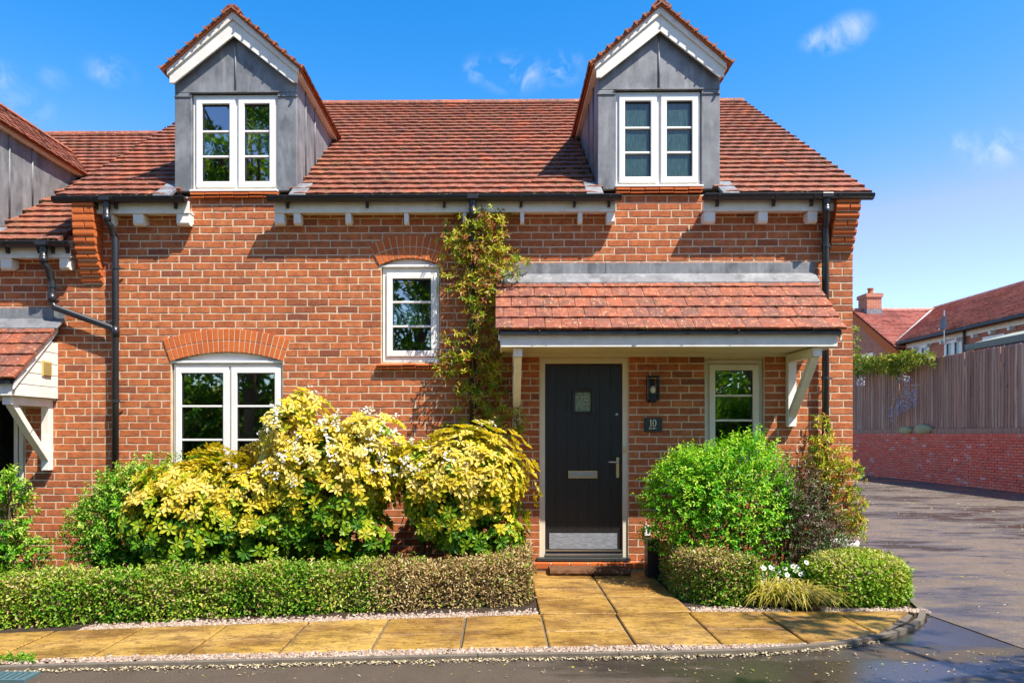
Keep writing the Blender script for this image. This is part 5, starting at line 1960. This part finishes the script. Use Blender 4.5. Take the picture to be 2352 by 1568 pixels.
bush('green_shrub', 'bright green small-leaved shrub by the left downpipe', 'shrub_leaf', [(pc(300, 1190, -.7), (.46, .38, .52), 1150), (pc(385, 1150, -.6), (.34, .3, .46), 420), (pc(235, 1225, -.75), (.30, .30, .30), 320), (pc(265, 1130, -.5), (.07, .08, .14), 30)], 61, .034, .018, (-3.5, -.7, 0), bias=.16)
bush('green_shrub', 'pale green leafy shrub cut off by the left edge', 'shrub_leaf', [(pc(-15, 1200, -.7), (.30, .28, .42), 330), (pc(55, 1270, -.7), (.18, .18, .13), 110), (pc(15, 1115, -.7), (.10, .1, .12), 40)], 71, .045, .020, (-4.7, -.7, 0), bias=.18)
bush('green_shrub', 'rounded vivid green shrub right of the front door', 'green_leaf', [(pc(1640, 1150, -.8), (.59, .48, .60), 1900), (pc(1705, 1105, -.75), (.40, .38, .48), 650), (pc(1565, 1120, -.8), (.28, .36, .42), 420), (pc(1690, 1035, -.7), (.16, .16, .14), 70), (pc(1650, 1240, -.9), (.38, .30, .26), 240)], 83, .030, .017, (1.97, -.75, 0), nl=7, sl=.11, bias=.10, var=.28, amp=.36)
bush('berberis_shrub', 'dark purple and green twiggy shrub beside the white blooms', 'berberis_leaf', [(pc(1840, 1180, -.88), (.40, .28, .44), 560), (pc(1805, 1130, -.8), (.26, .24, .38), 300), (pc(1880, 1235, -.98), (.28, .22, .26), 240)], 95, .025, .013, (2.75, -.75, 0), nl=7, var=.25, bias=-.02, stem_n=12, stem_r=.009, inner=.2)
bush('silver_shrub', 'small silvery plant in front of the pale pot', 'silver_leaf', [(pc(1918, 1262, -.95), (.15, .13, .15), 130)], 97, .020, .009, (3.0, -.95, 0), nl=7, sl=.05, stem_n=5, stem_r=.005)


# ---- clipped box hedges
def hedge(label, path, w, h, n, mat, seed, tone=.45, dead=None, ll=.028, lw=.0165, name='box_hedge', group='clipped hedges round the beds', closed=.06):
    """path: centre line (x, y); w: thickness; h: height; dead(x, y, z) -> share of dry leaves"""
    pts = [Vector((x, y, 0)) for x, y in path]
    root = thing(name, label, 'hedge', pts[0], group)
    seglen = [(b - a).length for a, b in zip(pts, pts[1:])]
    tot = sum(seglen)
    cs = MB()
    for a, b in zip(pts, pts[1:]):
        if (b - a).length > .15:
            cs.bar(a + Vector((0, 0, h * .32)), b + Vector((0, 0, h * .32)), w * .34, h * .5)
    cs.build('branches', 'bark', root)
    P, N = [], []
    rs = np.random.default_rng(seed)
    # sample surface: two sides and the top, plus rounded ends
    S = rs.random(n) * tot
    which = rs.random(n)
    per = 2 * h + w
    for s_, q in zip(S, which):
        acc = 0
        for (a, b), L in zip(zip(pts, pts[1:]), seglen):
            if s_ <= acc + L:
                break
            acc += L
        d = (b - a) / L
        nrm = Vector((-d.y, d.x, 0))
        c = a + d * (s_ - acc)
        u = q * per
        und = .035 * math.sin(c.x * 7 + c.y * 3) + .02 * math.sin(c.x * 17 + 1)
        if u < h:
            z = u; p = c + nrm * (w / 2 + und * .6); no = nrm
        elif u < h + w:
            z = h + und * .6; p = c + nrm * (w / 2 - (u - h)); no = Vector((0, 0, 1))
            e = abs((u - h) / w - .5) * 2
            z -= .05 * e ** 4
        else:
            z = u - h - w; p = c - nrm * (w / 2 + und * .6); no = -nrm
        if z > h - .06 and no.z < .5:
            p -= no * (z - h + .06) * .5
        P.append((p.x, p.y, max(z, .01))); N.append(tuple(no))
    for end, dirn in ((pts[0], (pts[0] - pts[1]).normalized()), (pts[-1], (pts[-1] - pts[-2]).normalized())):
        side = Vector((-dirn.y, dirn.x, 0))
        for _ in range(int(n * w * h / (tot * per) * 1.0)):
            a, b = rs.uniform(-1, 1), rs.random()
            p = end + side * a * w / 2 + dirn * (.05 * (1 - a * a))
            P.append((p.x, p.y, .01 + b * (h - .01 - .03 * a * a))); N.append(tuple(dirn))
    for (a, b, c3) in zip(pts, pts[1:], pts[2:]):
        d0, d1 = (b - a).normalized(), (c3 - b).normalized()
        n0, n1 = Vector((-d0.y, d0.x, 0)), Vector((-d1.y, d1.x, 0))
        sg = -1 if d0.cross(d1).z > 0 else 1
        turn = d0.angle(d1)
        for _ in range(int(n / (tot * per) * h * w / 2 * turn * 1.6)):
            no = (n0.lerp(n1, rs.random()) * sg).normalized()
            z = rs.random() * h
            p = b + no * (w / 2 + .01)
            P.append((p.x, p.y, max(z, .01))); N.append(tuple(no))
    P, N = np.array(P), np.array(N)
    P = P - N * (rs.random(len(P)) ** 1.6 * .09)[:, None] + N * (rs.random(len(P)) ** 6 * .05)[:, None]
    P[:, 2] = np.maximum(P[:, 2], .012)
    Dr = unit(N * .7 + rand_dirs(len(P)) * .9 + np.array([0, 0, .25]))
    Nr = unit(N + rand_dirs(len(P)) * .7 + np.array([0, 0, .5]))
    m = len(P)
    blot = .14 * np.sin(P[:, 0] * 5.1 + 2 * np.sin(P[:, 2] * 9)) + .1 * np.sin(P[:, 0] * 13 + P[:, 1] * 7)
    r = tone + blot + .12 * (P[:, 2] / h - .4) + rs.normal(0, .20, m)
    st_ = rs.choice(np.where(N[:, 2] > .5)[0], min(170, int(tot * 45)))
    B = sprigs(P[st_] + np.array([0, 0, .0]), unit(rs.normal(size=(len(st_), 3)) * .45 + np.array([0, -.15, 1.0])), 7, .075, ll * .85, lw * .85)
    dryshoot = np.mean([dead(*p) for p in P[st_]]) if dead else 0
    foliage('young_shoots', 'dry_leaf' if dryshoot > .7 else mat, root, *B, np.clip(rs.normal(.55, .15, len(B[0])), 0, .85))
    dd = np.array([dead(*p) for p in P]) if dead else np.zeros(m)
    dry = rs.random(m) < dd
    L = ll * rs.uniform(.6, 1.35, m); W = lw * rs.uniform(.7, 1.25, m)
    k = ~dry
    if k.any():
        foliage('foliage', mat, root, P[k], Dr[k], Nr[k], L[k], W[k], r[k])
    if dry.any():
        foliage('dry_foliage', 'dry_leaf', root, P[dry], Dr[dry], Nr[dry], L[dry] * 1.05, W[dry] * .8, rs.random(dry.sum()))
    return root


def sstep(a, b, x):
    t = min(max((x - a) / (b - a), 0), 1); return t * t * (3 - 2 * t)


HG = lambda px, py: (lambda p: (p.x, p.y))(ground(px, py, .0))
fx = [HG(-330, 1462), HG(0, 1446), HG(430, 1424), HG(870, 1407), HG(1215, 1393)]
cl = [(x + .03, y + .17) for x, y in fx]
cl[-1] = (cl[-1][0] - .07, cl[-1][1])
hedge('long clipped hedge along the pavement, green turning brown towards the path', cl, .36, .365, 40000, 'box_leaf', 5, .44,
      dead=lambda x, y, z: .08 + .88 * sstep(-1.25, -.75, x) + .12 * (z > .28))
hedge('short dried brown hedge return along the left side of the path', [(cl[-1][0] - .05, cl[-1][1] + .20), (cl[-1][0] - .05, -.42)],   .26, .40, 8500, 'box_leaf', 6, .5, dead=lambda x, y, z: .93)
hedge('low hedge right of the path, dry at its corner', [(1.715, -.50), (1.715, -1.0), (1.72, -1.22), (1.745, -1.30), (1.79, -1.35), (1.86, -1.38), (1.95, -1.39), (2.12, -1.40)],   .32, .40, 14000, 'box_leaf', 7, .46,
      dead=lambda x, y, z: .25 + .55 * sstep(.15, .38, z) * (1 - .6 * sstep(1.7, 2.1, x)) + .25 * (y > -1.1))
# rounded box at the corner
bm_ = thing('box_shrub', 'rounded clipped box shrub at the corner of the pavement', 'shrub', (2.93, -1.3, 0), 'clipped hedges round the beds')
n = 12500
dd_ = rand_dirs(n)
pn = (np.abs(dd_) ** 3.2).sum(1) ** (1 / 3.2)
sd2 = dd_ / pn[:, None]
tt = 1 - RNG.random(n) ** 1.7 * .22 + RNG.random(n) ** 7 * .10
P = np.array([3.02, -1.29, .17]) + sd2 * np.array([.42, .32, .235]) * (lump(dd_, 77, .10) * tt)[:, None]
ok = P[:, 2] > .015
P, dd_ = P[ok], dd_[ok]; n = len(P)
foliage('foliage', 'box_leaf', bm_, P, unit(dd_ * .7 + rand_dirs(n) * .8 + np.array([0, 0, .3])), unit(dd_ + rand_dirs(n) * .6 + np.array([0, 0, .5])), .030 * RNG.uniform(.6, 1.3, n), .019 * RNG.uniform(.7, 1.2, n),
        np.clip(.54 + .22 * dd_[:, 2] + .1 * np.sin(P[:, 0] * 14) + RNG.normal(0, .16, n), 0, 1))
stems(bm_, (2.95, -1.28, 0), [(2.95 + random.uniform(-.35, .35), -1.28 + random.uniform(-.2, .2), random.uniform(.2, .38)) for _ in range(14)], .009)

# ---- climbers
def climber(label, ell, seed, nsp, vines, base, ymin=-.24, ll=.052, lw=.018, tone=.5, fine=0):
    root = thing('climber', label, 'climber', base, 'climbers on the downpipes')
    rs = np.random.default_rng(seed)
    A = []
    for (cx, cy, rx, ry, n) in ell:
        n = int(n * nsp)
        a = rs.uniform(0, 6.28, n); q = np.sqrt(rs.random(n))
        px, py = cx + rx * q * np.cos(a), cy + ry * q * np.sin(a)
        Y = ymin * rs.random(n) ** 1.2 - .03
        P = np.array([tuple(at(x, y, yy)) for x, y, yy in zip(px, py, Y)])
        d = unit(np.stack([(px - cx) / rx * .7, -np.abs(rs.normal(.8, .3, n)), rs.normal(.1, .5, n)], 1))
        B = sprigs(P, d, 6, .06, ll, lw, 1.0, .15)
        r = np.repeat(tone + rs.normal(0, .2, n) + .12 * (Y / ymin - .5), 6) + rs.normal(0, .06, 6 * n)
        hot = rs.random(6 * n) < .05
        r = np.where(hot, .96, np.minimum(r, .9))
        A.append((*B, r))
    P, d, n_, L, W, r = (np.concatenate(x) for x in zip(*A))
    foliage('foliage', 'vine_leaf', root, P, d, n_, L, W, r)
    for v in vines:
        pts = [at(x, y, yy) for x, y, yy in v]
        fine_ = []
        for a, b in zip(pts, pts[1:]):
            for k in range(4):
                fine_.append(a.lerp(b, k / 4) + Vector((random.uniform(-.012, .012), random.uniform(-.01, .01), 0)))
        fine_.append(pts[-1])
        MB().tube(fine_, .006, 6).build('vine', 'vine_bark', root, smooth=True)
    return root


climber('tall climber trained up the central downpipe beside the porch',
        [(1090, 545, 75, 55, 1.3), (1120, 500, 50, 25, .5), (1065, 600, 50, 60, .9), (1125, 620, 55, 60, 1.1), (1160, 580, 35, 45, .5), (1195, 605, 22, 12, .15), (1055, 665, 40, 30, .35), (1110, 700, 42, 55, .8), (1125, 770, 30, 60, .6),
         (1060, 790, 45, 35, .5), (1035, 835, 38, 40, .5), (1075, 850, 60, 45, .8), (1125, 850, 35, 60, .8), (1090, 920, 55, 45, .6), (1145, 925, 48, 45, .6), (1055, 990, 50, 32, .5), (1120, 985, 65, 38, .8), (1180, 970, 26, 40, .3), (1030, 550, 20, 25, .12), (1020, 1030, 35, 30, .3)],
        101, 70, [[(1086, 1060, -.06), (1092, 900, -.12), (1080, 760, -.1), (1098, 640, -.14), (1110, 520, -.12), (1105, 470, -.16)], [(1060, 1050, -.05), (1040, 900, -.06), (1050, 760, -.05), (1040, 680, -.05), (1075, 600, -.08)],
                  [(1130, 1040, -.08), (1160, 930, -.1), (1185, 900, -.12), (1180, 840, -.1)], [(1098, 690, -.2), (1108, 640, -.22), (1100, 600, -.2)]], (-.26, -.05, 0), tone=.62)
climber('bronze-leaved climber on the right downpipe at the house corner',
        [(1885, 1000, 22, 45, .35), (1905, 1045, 50, 40, .7), (1930, 1095, 46, 45, .9), (1945, 1160, 38, 50, .9), (1955, 1215, 28, 40, .5), (1885, 1085, 35, 45, .5), (1870, 1040, 22, 30, .2), (1890, 960, 10, 20, .06)],
        103, 85, [[(1897, 1240, -.1), (1905, 1100, -.12), (1893, 985, -.1)], [(1940, 1250, -.1), (1945, 1120, -.12), (1920, 1040, -.1)]], (3.35, -.1, 0), ymin=-.34, tone=.60, ll=.048)


# wisteria over the fence: leaves on top, lilac racemes hanging
ws = thing('wisteria', 'wisteria spilling over the fence with hanging lilac flowers', 'climber', (FX - .1, 15, 3.4))
A = []
for (cx, cy, rx, ry, n) in ((1975, 838, 26, 20, 60), (2010, 838, 26, 14, 55), (2048, 832, 30, 15, 70), (2085, 828, 26, 12, 50), (2120, 823, 26, 8, 30), (2065, 850, 14, 18, 22), (1965, 790, 10, 40, 16)):
    a = RNG.uniform(0, 6.28, n); q = np.sqrt(RNG.random(n))
    P = np.array([tuple(ray_x(x, y, FX - .02 - .25 * RNG.random())) for x, y in zip(cx + rx * q * np.cos(a), cy + ry * q * np.sin(a))])
    d = unit(RNG.normal(size=(n, 3)) * .5 + np.array([-.6, -.2, .2]))
    A.append(sprigs(P, d, 7, .22, .14, .055, 1.0, .3))
P, d, n_, L, W = (np.concatenate(x) for x in zip(*A))
foliage('foliage', 'wisteria_leaf', ws, P, d, n_, L, W, np.clip(RNG.normal(.55, .22, len(P)), 0, 1))
for (cx, y0, y1, dx) in ((2078, 855, 905, 4), (2088, 865, 935, 6), (2098, 880, 935, 4), (2066, 858, 878, 0), (2082, 900, 940, 3), (2050, 930, 968, -2), (2060, 915, 955, 4), (2070, 920, 945, 8), (1970, 850, 885, 0), (1980, 855, 890, 2)):
    n = 46
    t = RNG.random(n)
    P = np.array([tuple(ray_x(cx + dx * q + RNG.normal(0, 4.5 * (1.1 - q)), y0 + (y1 - y0) * q, FX - .12 - .08 * RNG.random())) for q in t])
    foliage('flower_raceme', 'lilac_petal', ws, P, rand_dirs(n), rand_dirs(n), np.full(n, .06), np.full(n, .05), RNG.random(n))
pts = [ray_x(2062, 860, FX - .1), ray_x(2070, 890, FX - .12), ray_x(2058, 920, FX - .12), ray_x(2046, 955, FX - .12)]
MB().tube(pts, .012, 6).build('vine', 'vine_bark', ws)

# ---- golden grass tuft and white blooms
tf = thing('grass_tuft', 'arching golden grass tuft spilling onto the pavement', 'grass', (2.25, -1.5, 0))
n = 620
rs = RNG
base = np.stack([rs.normal(2.36, .10, n), rs.normal(-1.50, .06, n), np.full(n, .02)], 1)
az = rs.uniform(0, 6.28, n)
out = np.stack([np.cos(az) + .35, np.sin(az) - .45, np.zeros(n)], 1)
out = unit(out)
Ln = rs.uniform(.26, .52, n)
lean = rs.uniform(.35, 1.0, n)
side = np.stack([-out[:, 1], out[:, 0], np.zeros(n)], 1) * .0056
ks = np.linspace(0, 1, 6)
V = []
for k in ks:
    rr = (Ln * lean * k)[:, None] * out
    zz = Ln * (1.15 * k - (.55 + .55 * lean) * k * k)
    c = base + rr + np.stack([np.zeros(n), np.zeros(n), np.maximum(zz, -.0 + .012)], 1)
    wk = 1.0 if k < .6 else 1.0 - (k - .6) / .42
    V += [c + side * wk, c - side * wk]
V = np.stack(V, 1)
me = fast_mesh('blades', V, [(2 * i, 2 * i + 1, 2 * i + 3, 2 * i + 2) for i in range(5)], rs.random(n))
link('blades', me, 'grass_blade', tf, kind='stuff')

wb = thing('white_flowers', 'cluster of white bedding flowers between hedge and corner box', 'flowers', (2.4, -1.1, 0))
FP, FD, FN, CP = [], [], [], []
for i in range(46):
    px, py = random.uniform(1748, 1872), 0
    py = 1322 - .28 * (px - 1748) * .35 + random.uniform(-22, 22)
    c = np.array(tuple(at(px, py, random.uniform(-1.32, -1.05))))
    nn = unit(np.array([[random.gauss(0, .3), -1, random.uniform(.2, .9)]]))[0]
    a = unit(np.cross(nn, rand_dirs(1)[0])[None])[0]; b = np.cross(nn, a)
    th = np.arange(5) * 2 * math.pi / 5
    rr = a * np.cos(th)[:, None] + b * np.sin(th)[:, None]
    FP.append(np.repeat(c[None], 5, 0)); FD.append(rr + nn * .15); FN.append(np.repeat(nn[None], 5, 0)); CP.append(c + nn * .004)
    me = fast_mesh('flower', leaf_verts(np.zeros((5, 3)), rr + nn * .15, np.repeat(nn[None], 5, 0), np.full(5, .024), np.full(5, .026), fold=.05, curl=0), LEAF_F, np.random.random(5))
    me.materials.append(MATS['white_petal'])
    fo = inst('flower', me, Matrix.Translation(tuple(c)), wb)
    q = MB()
    q.lathe(0, 0, [(.0005, .004), (.005, .003), (.005, -.001)], 8)
    eo = q.build('flower_eye', 'soil', fo)
    eo.matrix_basis = Matrix.Translation(tuple(nn * .003)) @ Vector((0, 0, 1)).rotation_difference(Vector(nn)).to_matrix().to_4x4()
P = np.array([tuple(at(random.uniform(1745, 1880), random.uniform(1300, 1350), random.uniform(-1.3, -1.0))) for _ in range(140)])
B = sprigs(P, unit(RNG.normal(size=(140, 3)) + np.array([0, 0, 1.0])), 6, .05, .028, .015)
foliage('foliage', 'shrub_leaf', wb, *B, np.clip(RNG.normal(.5, .2, len(B[0])), 0, 1))

# weeds at the bed edge and bottom left corner
wd = thing('weed_patch', 'small weeds growing at the left end of the kerb', 'weeds', (-3.0, -2.85, 0))
P = np.array([tuple(ground(random.uniform(-60, 75), random.uniform(1508, 1526), .02)) for _ in range(130)])
B = sprigs(P, unit(RNG.normal(size=(130, 3)) * .6 + np.array([0, 0, 1.0])), 6, .035, .02, .009)
foliage('foliage', 'shrub_leaf', wd, *B, np.clip(RNG.normal(.6, .2, len(B[0])), 0, 1))

# house plant inside the narrow upper window
hp_ = thing('house_plant', 'potted leafy house plant inside the narrow upper window', 'plant', pc(935, 812, .2))
n = 16
c = np.array(pc(930, 800, .22))
az = RNG.uniform(0, 6.28, n)
P = np.repeat(c[None], n, 0) + np.stack([np.cos(az) * .02, np.sin(az) * .02, RNG.uniform(0, .1, n)], 1)
d = np.stack([np.cos(az) * .8, np.sin(az) * .5 - .3, RNG.uniform(.1, 1.2, n)], 1)
for i in range(n):
    me = fast_mesh('leaf', leaf_verts(P[i:i + 1], d[i:i + 1], np.array([[0, -.8, .8]]), np.array([random.uniform(.10, .17)]), np.array([random.uniform(.05, .075)]), fold=.12, curl=.3), LEAF_F, np.array([random.random()]))
    link('leaf', me, 'house_leaf', hp_)
MB().lathe(c[0], c[1], [(.035, c[2] - .10), (.05, c[2] - .02), (.052, c[2])], 16).build('pot', 'terracotta', hp_)


# ---- trees behind the viewer: seen in the window panes, and one that shades the corner
def tree(label, x, y, h, cr, nb, seed, zc0=.62, leaf=.20, base_z=0.0):
    root = thing('broadleaf_tree', label, 'tree', (x, y, 0), 'trees across the road')
    rs = random.Random(seed)
    top = Vector((x + rs.uniform(-.3, .3), y, h * .8))
    MB().tube([(x, y, 0), (x + .05, y, h * .25), (x - .05, y + .05, h * .5), tuple(top)], [.22, .18, .13, .05], 8).build('trunk', 'bark', root, smooth=True)
    A = []
    for i in range(nb):
        a = rs.uniform(0, 6.28); q = rs.random() ** .5
        zz = h * (zc0 + rs.uniform(-.32, .34))
        rr = cr * q * math.sqrt(max(1 - ((zz / h - zc0) / .42) ** 2, .1))
        c = (x + rr * math.cos(a), y + rr * math.sin(a), zz)
        s_ = cr * rs.uniform(.22, .40)
        MB().tube([(x, y, zz * .6), ((x + c[0]) / 2, (y + c[1]) / 2, zz * .85), c], [.06, .04, .015], 5).build('limb', 'bark', root)
        P, d, t = shell(c, (s_, s_, s_ * .8), 46, seed * 100 + i, .3, .3)
        B = sprigs(P, d, 6, leaf * 1.4, leaf, leaf * .5)
        A.append((*B, np.clip(np.repeat(RNG.normal(.5, .22, 46), 6), 0, 1)))
    P, d, n_, L, W, r = (np.concatenate(z) for z in zip(*A))
    foliage('crown', 'tree_leaf', root, P, d, n_, L, W, r)


for i, (x, y, h, cr, lab) in enumerate(((-13, -19, 12, 4.2, 'leftmost of the trees mirrored in the left window panes'), (-7.8, -15, 15, 4.4, 'tall tree mirrored in the left dormer panes'),
                                       (-2.6, -17, 11.5, 3.6, 'tree mirrored in the narrow upper window'), (6.5, -19, 11, 4.0, 'tree mirrored in the window under the porch'), (13.5, -20, 12, 4.4, 'rightmost of the trees across the road'))):
    tree(lab, x, y, h, cr, 34, 200 + i, .56, .22)
tree('tree whose crown casts dappled shade on the pavement corner', 5.0, -5.75, 6.2, 1.7, 16, 300, .72, .13)

# tall boundary planting across the road behind the viewer
bh = thing('boundary_hedge', 'tall leafy hedge across the road mirrored in the lower panes', 'hedge', (0, -24, 0))
MB().box(-34, 34, -26, -25, 0, 3.4).build('branches', 'bark', bh)
n = 5200
P = np.stack([RNG.uniform(-34, 34, n), RNG.uniform(-25, -23.8, n), RNG.uniform(0, 4.6, n)], 1)
P[:, 2] *= 1 + .18 * np.sin(P[:, 0] * .9)
B = sprigs(P, unit(RNG.normal(size=(n, 3)) * .5 + np.array([0, 1.0, .4])), 5, .4, .32, .17)
foliage('foliage', 'tree_leaf', bh, *B, np.clip(np.repeat(RNG.normal(.45, .25, n), 5), 0, 1))
